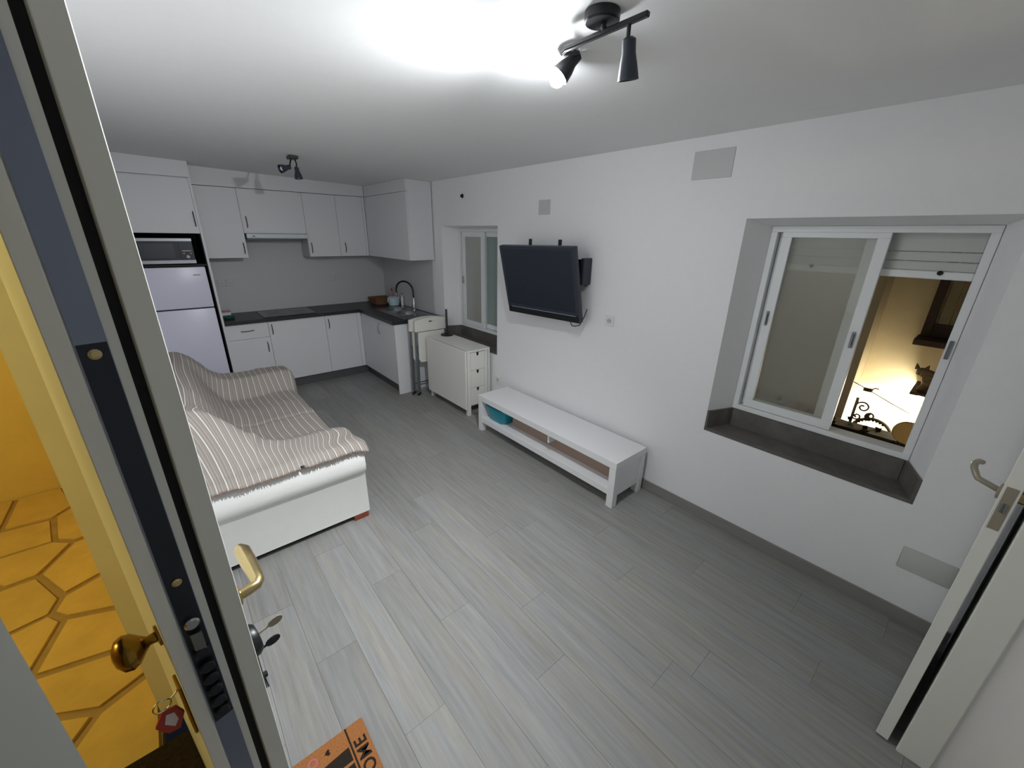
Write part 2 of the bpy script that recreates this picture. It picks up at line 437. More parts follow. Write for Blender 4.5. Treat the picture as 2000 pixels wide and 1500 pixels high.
bm = NB(); lathe(bm, [(.012, 0), (.012, .008), (.009, .011)], (-.078, 0, 1.195), (0, -1, 0), 16); obj('latch_roller', bm, 'chrome', lockcase)
for z in (1.122, 1.082, 1.05, 1.018, .986, .955):
    bm = NB(); lathe(bm, [(.0125, 0), (.0125, .009), (.0105, .0115)], (-.078, 0, z), (0, -1, 0), 16); obj('dead_bolt', bm, 'dark_steel', lockcase)
# inside lever handle
lev = obj('lever_handle', tube(NB(), [(0, .036, 1.160), (.026, .036, 1.160), (.041, .038, 1.160), (.047, .047, 1.160), (.050, .07, 1.159), (.056, .12, 1.158), (.060, .165, 1.161), (.058, .182, 1.164)],
          [.0115, .0110, .0115, .0125, .0140, .0165, .0170, .010], 14), 'brass', D1, smooth=50)
bm = NB(); lathe(bm, [(.024, 0), (.024, .006), (.018, .009)], (0, .036, 1.165), (1, 0, 0), 20); obj('rosette', bm, 'brass', lev, smooth=40)
# black security escutcheon with a thumb turn
bm = NB(); lathe(bm, [(.036, 0), (.036, .012), (.030, .02), (.012, .022)], (0, .046, 1.02), (1, 0, 0), 24); esc = obj('lock_escutcheon', bm, 'black_plastic', D1, smooth=40)
box('escutcheon_plate', 'black_plastic', D1, 0, .009, .030, .062, .875, 1.0, .003)
bm = NB(); cyl(bm, (.005, .046, .905), (.018, .046, .903), .007, 10); cyl(bm, (.012, .046, .90), (.014, .046, .862), .0022, 6); obj('turn_knob', bm, 'black_plastic', D1)
# outside knob, brass lock plate
kn = NB(); lathe(kn, [(.020, 0), (.020, .004), (.010, .006), (.009, .016), (.017, .024), (.029, .034), (.033, .045), (.029, .056), (.016, .064), (.002, .066)], (-.119, .060, 1.155), (-1, 0, 0), 24)
obj('outer_knob', kn, 'brass_old', D1, smooth=60)
box('outer_lock_plate', 'brass_old', D1, -.1245, -.119, .030, .075, .90, 1.035, .002)

M1 = D1.matrix_basis.copy() if False else (Matrix.Translation((-.016, .80, 0)) @ Matrix.Rotation(radians(11.5), 4, 'Z'))
def key(loc_local, label, m, long_dir):
    k = thing('key', M1 @ Vector(loc_local), label, 'key', rz=radians(11.5), local=True)
    d = Vector(long_dir)
    bm = NB(); tube(bm, [(-.004, 0, 0), d * .022], .0028, 6); obj('shaft', bm, m, k)
    bm = NB(); c = d * .034; n = d.cross(Vector((0, 1, 0))).normalized()
    pts = []
    for t in range(12):
        a = 2 * pi * t / 12; pts.append(c + d * (.016 * cos(a)) + n * (.0105 * sin(a)))
    A = [bm.verts.new(p + Vector((0, -.0016, 0))) for p in pts]; B = [bm.verts.new(p + Vector((0, .0016, 0))) for p in pts]
    bm.faces.new(A); bm.faces.new(B[::-1])
    for i in range(12): bm.faces.new((A[i], B[i], B[(i + 1) % 12], A[(i + 1) % 12]))
    obj('bow', bm, m, k); return k
key((.024, .040, 1.032), 'silver patterned key sticking out of the black lock', 'pewter', (.95, -.1, .25))
key((.011, .040, .985), 'black-headed key below the silver key', 'black_plastic', (.95, -.1, .22))
# red key tag on a ring outside
kt = thing('key_tag', M1 @ Vector((-.152, .06, .975)), 'red key tag with pale paper label hanging outside by the stone paving', 'key tag', rz=radians(11.5), local=True)
bm = NB(); tube(bm, arc((0, 0, .018), .014, 0, 2 * pi * 15 / 16, 15, 'xz'), .0014, 6, closed=True); tube(bm, [(.012, 0, .02), (.026, 0, .03), (.034, 0, .05)], .0016, 6); obj('ring', bm, 'chrome', kt)
bm = NB(); prism(bm, [(-.004, .004), (.018, -.002), (.026, -.028), (.012, -.062), (-.006, -.056), (-.020, -.024)], 'y', -.003, .003); bmesh.ops.bevel(bm, geom=bm.edges[:], offset=.0012, segments=1, affect='EDGES'); obj('body', bm, 'red_plastic', kt)
bm = NB(); prism(bm, [(.000, -.006), (.012, -.012), (.014, -.034), (.006, -.046), (-.006, -.026)], 'y', -.0042, -.003); obj('paper_label', bm, 'clear_white', kt)
# door frame on the hinge side and threshold
bm = NB(); bx(bm, XL - .10, XL, 1.683, 1.70, 0, 2.24); bx(bm, XL - .10, XL - .085, 1.66, 1.70, 0, 2.24); obj('trim_2', bm, 'door_white', kind='structure')
bm = NB(); bx(bm, XL - .18, XL + .004, .515, .556, 0, 2.24); bx(bm, XL, XL + .006, -.30, .515, 0, 2.24)
obj('trim_7', bm, 'grey_frame', kind='structure')
box('trim_3', 'dark_steel', None, XL - .10, XL, .557, 1.682, -.02, .004, kind='structure')
# cream render on the outside reveal
bm = NB(); prism(bm, [(XL - .101, 1.684), (XL - .182, 1.745), (XL - .182, 4.2), (XL - .101, 4.2)], 'z', 0, 2.56)
obj('wall_porch', bm, 'porch_cream', kind='structure')
box('wall_porch_end', 'porch_wall', None, -2.6, XL - .2, 4.2, 4.4, -.3, 2.7, kind='structure')
box('wall_porch_side', 'porch_wall', None, -2.7, -2.6, -1.5, 4.4, -.3, 2.7, kind='structure')

# porch floor of crazy paving: each flagstone an object
pf = box('porch_floor', 'mortar', None, -2.6, XL - .18, -1.5, 4.2, -.06, -.008, kind='structure')
def voronoi(seeds, rect, gap):
    cells = []
    for i, s in enumerate(seeds):
        P = [Vector((rect[0], rect[2])), Vector((rect[1], rect[2])), Vector((rect[1], rect[3])), Vector((rect[0], rect[3]))]
        for j, q in enumerate(seeds):
            if i == j or (q - s).length > 1.6: continue
            n = (q - s).normalized(); lim = n.dot((s + q) / 2) - gap
            out = []
            for a, b in zip(P, P[1:] + P[:1]):
                da, db = n.dot(a) - lim, n.dot(b) - lim
                if da <= 0: out.append(a)
                if da * db < 0: out.append(a + (b - a) * (da / (da - db)))
            P = out
            if len(P) < 3: break
        if len(P) >= 3: cells.append(P)
    return cells
rs = random.Random(11); seeds = []
ny, nx = 10, 5
for i in range(nx):
    for j in range(ny):
        seeds.append(Vector((-2.3 + (i + .5 + rs.uniform(-.42, .42)) * 1.92 / nx, .2 + (j + .5 + rs.uniform(-.42, .42)) * 4.0 / ny)))
for P in voronoi(seeds, (-2.3, -.385, .2, 4.19), .014):
    bm = NB()
    c = sum(P, Vector((0, 0))) / len(P)
    P = [c + (p - c) * rs.uniform(.95, 1.0) for p in P]
    prism(bm, [(p.x, p.y) for p in P], 'z', -.010, rs.uniform(.0, .006))
    o = obj('flagstone', bm, 'flagstone', pf)
bm = NB(); bx(bm, -.80, -.215, .80, 1.575, .006, .022, .006, 2)
dm = obj('outdoor_mat', bm, 'dark_mat'); tag(dm, 'dark brown bristle mat outside the entrance door', 'doormat')
# porch lamp (out of frame, lights the paving)
pl = thing('porch_lamp', (-2.6, 2.2, 2.3), 'small bulkhead lamp on the yellow porch wall', 'lamp')
bm = NB(); lathe(bm, [(.10, 0), (.10, .03), (.085, .04)], (-2.598, 2.2, 2.3), (1, 0, 0), 20); obj('base', bm, 'black_plastic', pl)
bm = NB(); sph(bm, (-2.54, 2.2, 2.3), .075, 16); obj('globe', bm, 'porch_bulb', pl, smooth=60)
ld = bpy.data.lights.new('porch_light', 'POINT'); ld.energy = PORCH_POWER * 5; ld.color = (1, .97, .5); ld.shadow_soft_size = .08
lo_ = bpy.data.objects.new('porch_light', ld); COL.objects.link(lo_); lo_.parent = pl; lo_.location = (.24, 0, -.02)

# ------------------------------------------------------------------ inner door, standing open against the closet block
D2 = thing('door_2', (1.812, -.1885, 0), 'white inner door folded open, thin latch edge towards viewer', rz=radians(-6.2), kind='structure'); OFF[D2] = Vector((1.812, -.1885, 0))
box('leaf', 'door_white', D2, 1.812, 2.53, -.2265, -.1885, .012, 2.04, .0015)
fp = NB(); bx(fp, 1.8095, 1.812, -.220, -.195, 1.035, 1.185, .001); fpo = obj('latch_plate', fp, 'pewter', D2)
bm = NB(); bx(bm, 1.803, 1.8095, -.213, -.202, 1.10, 1.13, .002); obj('latch', bm, 'steel', fpo)
def lever(sgn, y, nm):
    pts = [(1.872, y, 1.16), (1.872, y + sgn * .045, 1.16), (1.878, y + sgn * .055, 1.16)]
    pts += [(1.90 + .03 * i, y + sgn * (.056 + .004 * sin(i)), 1.16 + .002 * i) for i in range(4)]
    o = obj(nm, tube(NB(), pts, [.009] * 3 + [.009, .010, .009, .007], 12), 'pewter', D2, smooth=60)
    bm = NB(); lathe(bm, [(.026, 0), (.026, .006), (.02, .008)], (1.872, y, 1.16), (0, sgn, 0), 18); obj('rosette', bm, 'pewter', o, smooth=40)
# curved lever towards the room: it swings out and hooks back
pts = [(1.86, -.1885, 1.145)] + [(1.86, -.1885 + .055 * i / 3, 1.145 + .006 * i) for i in range(1, 4)] + [(1.865, -.126, 1.172), (1.885, -.115, 1.185), (1.92, -.112, 1.188), (1.965, -.116, 1.182), (1.985, -.122, 1.175)]
o = obj('lever_handle', tube(NB(), pts, .0088, 12), 'pewter', D2, smooth=60)
bm = NB(); lathe(bm, [(.026, 0), (.026, .006), (.02, .008)], (1.86, -.1885, 1.145), (0, 1, 0), 18); obj('rosette', bm, 'pewter', o, smooth=40)
bm = NB(); lathe(bm, [(.02, 0), (.02, .012), (.012, .018)], (1.86, -.2265, 1.145), (0, -1, 0), 14); obj('rosette', bm, 'brass', D2)

# ------------------------------------------------------------------ kitchen
def bow(parent, x, y, z, length, vertical, axis):
    """thin arched handle on a front facing -y ('y') or -x ('x')"""
    pts = []
    for i in range(9):
        t = -1 + 2 * i / 8; d = .024 * (1 - t * t) ** .6; s = t * length / 2
        if axis == 'y': pts.append((x, y - d, z + s) if vertical else (x + s, y - d, z))
        else: pts.append((x - d, y, z + s) if vertical else (x - d, y + s, z))
    return obj('handle', tube(NB(), pts, .0042, 8), 'dark_steel' if axis == 'y' else 'steel', parent, smooth=60)
YBF, YUF, YTF = 5.42, 5.65, 5.37       # fronts: base units, wall units, tall unit
DT = .018
def unit(name, label, x0, x1, yf, yb, z0, z1, doors, drawers=(), group=None, body='cabinet_body'):
    """cabinet whose fronts face -y; doors = [(x0,x1,z0,z1,handle_x,handle_z)]"""
    r = thing(name, ((x0 + x1) / 2, (yf + yb) / 2, z0), label, 'cabinet', group=group)
    box('body', body, r, x0 + .001, x1 - .001, yf + DT + .001, yb, z0, z1)
    for a, b, c, d, hx, hz in doors:
        dd = box('door', 'white_cabinet', r, a + .0015, b - .0015, yf, yf + DT, c + .0015, d - .0015, .0012)
        if hx is not None: bow(dd, hx, yf, hz, .12, True, 'y')
    for a, b, c, d, hx, hz in drawers:
        dd = box('drawer', 'white_cabinet', r, a + .0015, b - .0015, yf, yf + DT, c + .0015, d - .0015, .0012)
        bow(dd, hx, yf, hz, .13, False, 'y')
    return r
BG, UG = 'base cabinets under the worktop', 'wall cabinets over the worktop'
unit('base_cabinet', 'white base cabinet with one drawer above a door beside the fridge', .43, .85, YBF, YB - .01, .12, .868, [(.43, .85, .12, .69, .81, .57)], [(.43, .85, .69, .868, .635, .785)], BG)
unit('base_cabinet', 'wide white base cabinet door below the hob', .85, 1.49, YBF, YB - .01, .12, .868, [(.85, 1.49, .12, .868, .885, .77)], (), BG)
unit('base_cabinet', 'narrow white base cabinet beside the inside corner of the worktop', 1.49, 1.955, YBF, YB - .01, .12, .868, [(1.49, 1.90, .12, .868, 1.53, .76), (1.90, 1.955, .12, .868, None, 0)], (), BG)
r = thing('sink_cabinet', (2.26, 4.9, .12), 'white sink cabinet under the dark worktop facing the sofa', 'cabinet', group=BG)
XSF = 1.955
box('body', 'cabinet_body', r, XSF + DT + .001, XR - .001, 4.402, YBF - .002, .12, .74)
d = box('door', 'white_cabinet', r, XSF, XSF + DT, 4.403, 5.33, .1215, .8665, .0012); bow(d, XSF, 4.82, .755, .14, True, 'x')
box('end_panel', 'white_cabinet', r, XSF - .004, XR - .001, 4.380, 4.400, .0, .868, .001)
box('corner_filler', 'white_cabinet', r, XSF, XSF + DT, 5.333, YBF - .002, .1215, .8665)
bm = NB(); bx(bm, .43, 2.0, 5.47, 5.482, 0, .119); bx(bm, 2.0, 2.012, 4.402, 5.482, 0, .119)
k = obj('plinth', bm, 'kick'); tag(k, 'dark grey plinth strip running under the white base cabinets', 'plinth')
# worktop: L-shaped slab with a cut-out for the sink
bm = NB(); ZT0, ZT1 = .870, .910
HX0, HX1, HY0, HY1 = 2.15, 2.50, 4.62, 5.27          # cut-out for the sink
prism(bm, [(.43, 5.392), (XR - .002, 5.392), (XR - .002, YB - .002), (.43, YB - .002)], 'z', ZT0, ZT1)
for a_, b_, c_, d_ in ((1.928, HX0, 4.365, 5.392), (HX1, XR - .002, 4.365, 5.392), (HX0, HX1, 4.365, HY0), (HX0, HX1, HY1, 5.392)): bx(bm, a_, b_, c_, d_, ZT0, ZT1)
wt = obj('worktop', bm, 'worktop'); tag(wt, 'black speckled L-shaped kitchen worktop', 'worktop')
bm = NB(); bx(bm, .44, XR - .01, YB - .012, YB - .002, ZT1 + .001, 1.574); bx(bm, XR - .012, XR - .002, 4.51, YB - .013, ZT1 + .001, 1.574); bx(bm, .835, 1.485, YB - .012, YB - .002, 1.5745, 1.836)
sp_ = obj('backsplash', bm, 'splash'); tag(sp_, 'plain grey splashback panel above the worktop', 'splashback')
# wall units
ZU0, ZU1 = 1.575, 2.305
unit('wall_cabinet', 'tall white wall cabinet between the fridge housing and the extractor hood', .43, .83, YUF, YB - .014, ZU0, ZU1, [(.43, .83, ZU0, ZU1, .80, 1.68)], (), UG)
unit('wall_cabinet', 'short white wall cabinet above the extractor hood', .83, 1.49, YUF, YB - .014, 1.84, ZU1, [(.83, 1.49, 1.84, ZU1, .875, 1.96)], (), UG)
unit('wall_cabinet', 'white wall cabinet immediately right of the extractor hood', 1.49, 1.875, YUF, YB - .014, ZU0, ZU1, [(1.49, 1.875, ZU0, ZU1, 1.525, 1.68)], (), UG)
unit('wall_cabinet', 'narrow white wall cabinet next to the upper inside corner', 1.875, 2.25, YUF, YB - .014, ZU0, ZU1, [(1.875, 2.215, ZU0, ZU1, 1.94, 1.685), (2.215, 2.25, ZU0, ZU1, None, 0)], (), UG)
r = thing('wall_cabinet', (2.42, 5.0, ZU0), 'white wall cabinet over the sink on the window wall', 'cabinet', group=UG)
bm = NB(); xa = 2.251 + DT; prism(bm, [(xa, ZU0), (XR - .014, ZU0), (XR - .014, zc(XR) - .002), (xa, zc(xa) - .002)], 'y', 4.46, YB - .014); obj('body', bm, 'white_cabinet', r)
bm = NB(); prism(bm, [(2.251, ZU1 + .004), (xa - .001, ZU1 + .004), (xa - .001, zc(xa) - .002), (2.251, zc(2.251) - .002)], 'y', 4.4615, 5.645); obj('fascia', bm, 'white_cabinet', r)
box('door', 'white_cabinet', r, 2.25, 2.25 + DT, 4.4615, 5.645, ZU0, ZU1, .0012)
# plasterboard fascia between units and ceiling
bm = NB()
for a, b in ((.432, 2.25),):
    A = [(a, ZU1 + .004), (b, ZU1 + .004), (b, zc(b) - .001), (a, zc(a) - .001)]
    prism(bm, A, 'y', YUF + .002, YUF + .02)
obj('trim_4', bm, 'white_cabinet', kind='structure')
# tall unit round the fridge and microwave
r = thing('tall_cabinet', (.12, 5.68, 0), 'tall white fridge housing with top door and open microwave niche', 'cabinet')
box('side_panel', 'white_cabinet', r, .408, .428, YTF, YB - .01, 0, 2.345)
box('side_panel', 'white_cabinet', r, -.196, -.178, YTF, YB - .01, 0, 2.345)
box('back_panel', 'gap_shade', r, -.178, .408, YB - .03, YB - .012, 0, 2.34)
box('niche_side', 'gap_shade', r, .399, .4075, YTF + .004, YB - .04, .02, 1.826)
box('shelf', 'gap_shade', r, -.178, .398, YTF + .03, YB - .04, 1.518, 1.534)
box('top_box', 'white_cabinet', r, -.178, .408, YTF + DT + .002, YB - .04, 1.834, 2.345)
d = box('door', 'white_cabinet', r, -.194, .406, YTF, YTF + DT, 1.834, 2.335, .0012); bow(d, .385, YTF, 1.97, .14, True, 'y')
bm = NB(); prism(bm, [(-.196, 2.347), (.43, 2.347), (.43, zc(.43) - .001), (-.196, zc(-.196) - .001)], 'y', YTF + .002, YB - .01)
obj('trim_6', bm, 'white_cabinet', kind='structure')
# refrigerator
r = thing('refrigerator', (.1, 5.65, 0), 'white two-door refrigerator in the tall housing under the microwave', 'refrigerator')
box('body', 'fridge_white', r, -.16, .376, YTF + .055, YB - .05, .02, 1.508)
d1 = box('freezer_door', 'fridge_white', r, -.16, .378, YTF - .004, YTF + .05, 1.098, 1.510, .008, 2)
d2 = box('fridge_door', 'fridge_white', r, -.16, .378, YTF - .004, YTF + .05, .05, 1.086, .008, 2)
box('grip_recess', 'dark_steel', d1, -.155, .370, YTF + .004, YTF + .046, 1.0865, 1.0975)
box('badge', 'pewter', d1, .262, .322, YTF - .006, YTF - .004, 1.425, 1.437)
box('foot', 'black_plastic', r, -.12, -.06, YTF + .1, YTF + .16, 0, .02); box('foot', 'black_plastic', r, .28, .34, YTF + .1, YTF + .16, 0, .02)
# microwave
r = thing('microwave', (.1, 5.6, 1.535), 'black and steel microwave in the niche above the refrigerator', 'microwave')
YM = YTF + .035
box('body', 'dark_steel', r, -.14, .320, YM + .02, YM + .34, 1.545, 1.785, .004)
box('door', 'black_plastic', r, -.137, .205, YM, YM + .019, 1.578, 1.758)
box('window', 'tv_screen', r, -.095, .165, YM - .002, YM - .0005, 1.60, 1.735)
box('trim_strip', 'steel', r, -.14, .320, YM - .003, YM + .019, 1.759, 1.785); box('trim_strip', 'steel', r, -.14, .320, YM - .003, YM + .019, 1.545, 1.577)
cp = box('control_panel', 'black_plastic', r, .207, .318, YM, YM + .019, 1.578, 1.758)
box('display', 'dark_steel', cp, .222, .300, YM - .002, YM, 1.69, 1.745); box('button_strip', 'steel', cp, .226, .300, YM - .002, YM, 1.664, 1.669)
for bxx in (.236, .292):
    bm = NB(); lathe(bm, [(.006, 0), (.006, .004)], (bxx, YM, 1.642), (0, -1, 0), 10); obj('button', bm, 'chrome', cp)
bm = NB(); lathe(bm, [(.018, 0), (.018, .012), (.015, .015)], (.264, YM, 1.61), (0, -1, 0), 20); obj('dial', bm, 'chrome', cp)
for fx in (-.11, .29): box('foot', 'black_plastic', r, fx - .012, fx + .012, YM + .05, YM + .3, 1.535, 1.545)
# extractor hood
r = thing('extractor_hood', (1.16, 5.8, 1.74), 'slim pale steel extractor hood under the short wall cabinet', 'extractor hood')
box('body', 'steel', r, .85, 1.482, YUF + .03, YB - .02, 1.775, 1.838)
box('front_strip', 'hood_front', r, .845, 1.487, YUF - .045, YUF + .028, 1.790, 1.838, .003)
bm = NB(); prism(bm, [(YUF - .04, 1.79), (YUF + .028, 1.79), (YUF + .028, 1.772)], 'x', .85, 1.482); obj('visor', bm, 'steel', r)
box('filter', 'dark_steel', r, .88, 1.45, YUF + .06, YB - .06, 1.768, 1.774)
bm = NB(); bx(bm, .90, .925, YUF - .0475, YUF - .045, 1.805, 1.815); obj('switch', bm, 'dark_steel', r)
# hob
r = thing('hob', (1.16, 5.68, ZT1), 'black glass hob set in the worktop below the hood', 'hob')
box('glass_top', 'hob_glass', r, .83, 1.41, 5.43, 5.93, ZT1 + .0005, ZT1 + .006, .002)
for cx, cy, rr in ((.98, 5.56, .09), (1.26, 5.56, .075), (.98, 5.80, .075), (1.26, 5.80, .10)):
    bm = NB(); tube(bm, arc((cx, cy, ZT1 + .006), rr, 0, 2 * pi * 23 / 24, 23, 'xy'), .0012, 5, closed=True); obj('cooking_ring', bm, 'hob_ring', r)
# sink
r = thing('sink', (2.33, 4.95, ZT1), 'stainless steel one and a half bowl sink with drainer', 'sink')
ZS = ZT1 + .0045
bm = NB()
def holed(bm, x0, x1, y0, y1, cx, cy, rr, z, n=32):
    ring = []; outer = []
    for k in range(n):
        t = 2 * pi * k / n; c, d_ = cos(t), sin(t)
        ring.append(bm.verts.new((cx + rr * c, cy + rr * d_, z)))
        tx = ((x1 - cx) if c > 0 else (cx - x0)) / max(abs(c), 1e-6); ty = ((y1 - cy) if d_ > 0 else (cy - y0)) / max(abs(d_), 1e-6)
        q_ = min(tx, ty); outer.append(bm.verts.new((cx + q_ * c, cy + q_ * d_, z)))
    for k in range(n): bm.faces.new((ring[k], ring[(k + 1) % n], outer[(k + 1) % n], outer[k]))
    for c in ((x0, y0), (x1, y0), (x1, y1), (x0, y1)):
        k = min(range(n), key=lambda i: (outer[i].co.xy - Vector(c)).length)
        for kk in (k - 1, k):
            a_, b_ = outer[kk % n], outer[(kk + 1) % n]
            if (a_.co.x - b_.co.x) * (a_.co.y - b_.co.y) != 0 and (a_.co.xy - Vector(c)).length > 1e-5 and (b_.co.xy - Vector(c)).length > 1e-5: bm.faces.new((a_, b_, bm.verts.new((*c, z))))
ZR = ZT1 + .004
holed(bm, 2.08, 2.52, 4.95, 5.30, 2.33, 5.11, .145, ZR); holed(bm, 2.08, 2.52, 4.60, 4.95, 2.33, 4.785, .135, ZR)
poly(bm, [(2.08, 4.40, ZR), (2.52, 4.40, ZR), (2.52, 4.60, ZR), (2.08, 4.60, ZR)])
bx(bm, 2.08, 2.084, 4.40, 5.30, ZT1 + .0005, ZR); bx(bm, 2.516, 2.52, 4.40, 5.30, ZT1 + .0005, ZR); bx(bm, 2.08, 2.52, 4.40, 4.404, ZT1 + .0005, ZR)
obj('rim', bm, 'steel_sink', r)
def bowl(cx, cy, rr):
    bm = NB(); lathe(bm, [(rr, 0), (rr - .006, -.006), (rr - .01, -.10), (rr * .8, -.13), (.02, -.135)], (cx, cy, ZR), (0, 0, 1), 32, cap=False)
    b = obj('bowl', bm, 'steel_sink', r, smooth=50)
    bm = NB(); lathe(bm, [(.03, 0), (.03, .002), (.015, .003)], (cx, cy, ZR - .1345), (0, 0, 1), 16); obj('drain', bm, 'chrome', b)
bowl(2.33, 5.11, .145); bowl(2.33, 4.785, .135)
ZS = ZR
for i in range(6): box('drainer_rib', 'steel_sink', r, 2.15 + i * .055, 2.162 + i * .055, 4.44, 4.60, ZS - .0005, ZS + .003, .001)
# tap with black hose
r = thing('kitchen_tap', (2.52, 4.93, ZS), 'tall kitchen tap with arching black hose above the sink', 'tap')
ZS2 = ZS + .001
bm = NB(); lathe(bm, [(.026, 0), (.026, .008), (.017, .014), (.016, .10), (.013, .105), (.012, .16)], (2.50, 4.93, ZS2), (0, 0, 1), 18); base = obj('base', bm, 'chrome', r, smooth=40)
bm = NB(); cyl(bm, (2.50, 4.93, ZS2 + .06), (2.44, 4.895, ZS2 + .075), .006, 10); obj('lever', bm, 'chrome', base)
pts = [(2.50, 4.93, ZS2 + .15), (2.50, 4.935, ZS2 + .20)]
for i in range(13):
    t = pi * i / 12; pts.append((2.5 - .10 * (1 - cos(t)) * .55, 4.935 + .135 * (1 - cos(t)), ZS2 + .235 + .125 * sin(t) * (1 if i < 13 else 1)))
pts += [(2.39, 5.205, ZS2 + .20)]
obj('hose', tube(NB(), pts, .0115, 12), 'black_plastic', r, smooth=60)
bm = NB(); lathe(bm, [(.014, 0), (.016, .03), (.016, .055), (.013, .06)], (2.39, 5.205, ZS2 + .205), (0, 0, -1), 14); obj('spray_head', bm, 'pewter', r, smooth=40)
# small things on the worktop
r = thing('wicker_basket', (2.36, 5.72, ZT1), 'brown wicker basket in the worktop corner', 'basket')
bm = NB(); prism(bm, [(2.27, 5.60), (2.47, 5.60), (2.48, 5.82), (2.26, 5.82)], 'z', ZT1 + .001, ZT1 + .012); obj('base', bm, 'wicker', r)
for i in range(6):
    z = ZT1 + .018 + i * .013; g = .004 * i
    loop = [(2.27 - g, 5.60 - g, z), (2.37, 5.598 - g, z), (2.47 + g, 5.60 - g, z), (2.475 + g, 5.71, z), (2.48 + g, 5.82 + g, z), (2.37, 5.822 + g, z), (2.26 - g, 5.82 + g, z), (2.265 - g, 5.71, z)]
    obj('weave', tube(NB(), loop, .0075, 6, closed=True), 'wicker', r)
r = thing('washing_up_tub', (2.46, 5.46, ZT1), 'pale blue washing-up tub beside the tap', 'tub')
bm = NB(); lathe(bm, [(.070, 0), (.080, .06), (.084, .10), (.088, .102), (.088, .108), (.080, .108), (.072, .012)], (2.46, 5.46, ZT1 + .0015), (0, 0, 1), 24); obj('bowl', bm, 'pale_blue', r, smooth=40)
bm = NB(); tube(bm, [(2.385, 5.45, ZT1 + .095), (2.36, 5.44, ZT1 + .085), (2.365, 5.45, ZT1 + .05)], .006, 8); obj('handle', bm, 'pale_blue', r)
def bottle(label, x, y, h, m, cm, rr=.02):
    b = thing('bottle', (x, y, ZT1), label, 'bottle', group='washing-up bottles behind the tub')
    bm = NB(); lathe(bm, [(rr, 0), (rr, h * .6), (rr * .45, h * .75), (rr * .45, h * .86)], (x, y, ZT1 + .001), (0, 0, 1), 14); obj('body', bm, m, b, smooth=40)
    bm = NB(); lathe(bm, [(rr * .5, h * .86), (rr * .5, h), (rr * .3, h * 1.04)], (x, y, ZT1 + .001), (0, 0, 1), 12); obj('cap', bm, cm, b)
bottle('slim pink bottle with red cap behind the pale blue tub', 2.50, 5.60, .21, 'pink_bottle', 'red_plastic')
bottle('clear white bottle beside the tap hose', 2.53, 5.34, .17, 'clear_white', 'pink_bottle')
r = thing('small_dish', (.51, 5.62, ZT1), 'small dark green dish at the fridge end of the worktop', 'dish')
bm = NB(); lathe(bm, [(.045, 0), (.062, .022), (.064, .03), (.058, .03), (.04, .008)], (.505, 5.62, ZT1 + .001), (0, 0, 1), 20); obj('bowl', bm, 'green_plastic', r, smooth=40)
r = thing('storage_box', (.50, 5.80, ZT1), 'small translucent box behind the green dish', 'box')
box('box', 'clear_white', r, .455, .545, 5.74, 5.86, ZT1 + .001, ZT1 + .055, .004); box('lid', 'pink_bottle', r, .452, .548, 5.737, 5.863, ZT1 + .055, ZT1 + .063, .002)
# sockets
def socket(x, y, z, axis, label, double=False, size=.083, m='socket_white'):
    r = thing('wall_socket', (x, y, z), label, 'socket', group='wall sockets')
    hs = size / 2
    spots = [0] if not double else [-.04, .04]
    for s in spots:
        if axis == 'x':
            p_ = box('plate', m, r, x - .009, x, y + s - hs, y + s + hs, z - hs, z + hs, .003)
            bm = NB(); lathe(bm, [(.021, 0), (.021, .003), (.017, .003), (.016, .0005)], (x - .009, y + s, z), (-1, 0, 0), 18); obj('insert', bm, 'cover_grey', p_)
            for q in (-.009, .009):
                bm = NB(); lathe(bm, [(.003, 0), (.003, .0012)], (x - .0095, y + s + q, z), (-1, 0, 0), 8); obj('pin_hole', bm, 'gap_shade', p_)
        else:
            p_ = box('plate', m, r, x + s - hs, x + s + hs, y - .009, y, z - hs, z + hs, .003)
            bm = NB(); lathe(bm, [(.021, 0), (.021, .003), (.017, .003), (.016, .0005)], (x + s, y - .009, z), (0, -1, 0), 18); obj('insert', bm, 'cover_grey', p_)
            for q in (-.009, .009):
                bm = NB(); lathe(bm, [(.003, 0), (.003, .0012)], (x + s + q, y - .0095, z), (0, -1, 0), 8); obj('pin_hole', bm, 'gap_shade', p_)
socket(.585, YB - .0125, 1.275, 'y', 'double wall socket on the splashback near the fridge', True, .075, 'splash')
socket(1.865, YB - .0125, 1.275, 'y', 'double wall socket on the splashback right of the hood', True, .075, 'splash')
socket(XR, 1.847, 1.262, 'x', 'square wall socket to the right of the television')
socket(XR, 3.225, .385, 'x', 'low wall socket between gateleg table and television bench')
# blank covers, vent, cable stub
for (y0, y1, z0, z1, lb) in ((1.128, 1.362, 2.20, 2.35, 'large blank cover plate high on the wall above the big window'), (2.548, 2.684, 2.038, 2.152, 'small blank cover plate above the television')):
    o = box('cover_plate', 'cover_grey', None, XR - .006, XR, y0, y1, z0, z1, .002); tag(o, lb, 'cover plate', 'blank cover plates on the wall')
o = box('cover_plate', 'vent_grey', None, XR - .007, XR, -.268, -.072, .305, .43, .006, 2); tag(o, 'grey blank cover plate low on the wall beside the inner door', 'cover plate')
bm = NB(); lathe(bm, [(.022, 0), (.022, .004), (.016, .005), (.013, .02), (.009, .022)], (XR, 3.84, 2.245), (-1, 0, 0), 16); o = obj('cable_outlet', bm, 'dark_steel'); tag(o, 'small dark cable outlet high above the narrow window', 'cable outlet')

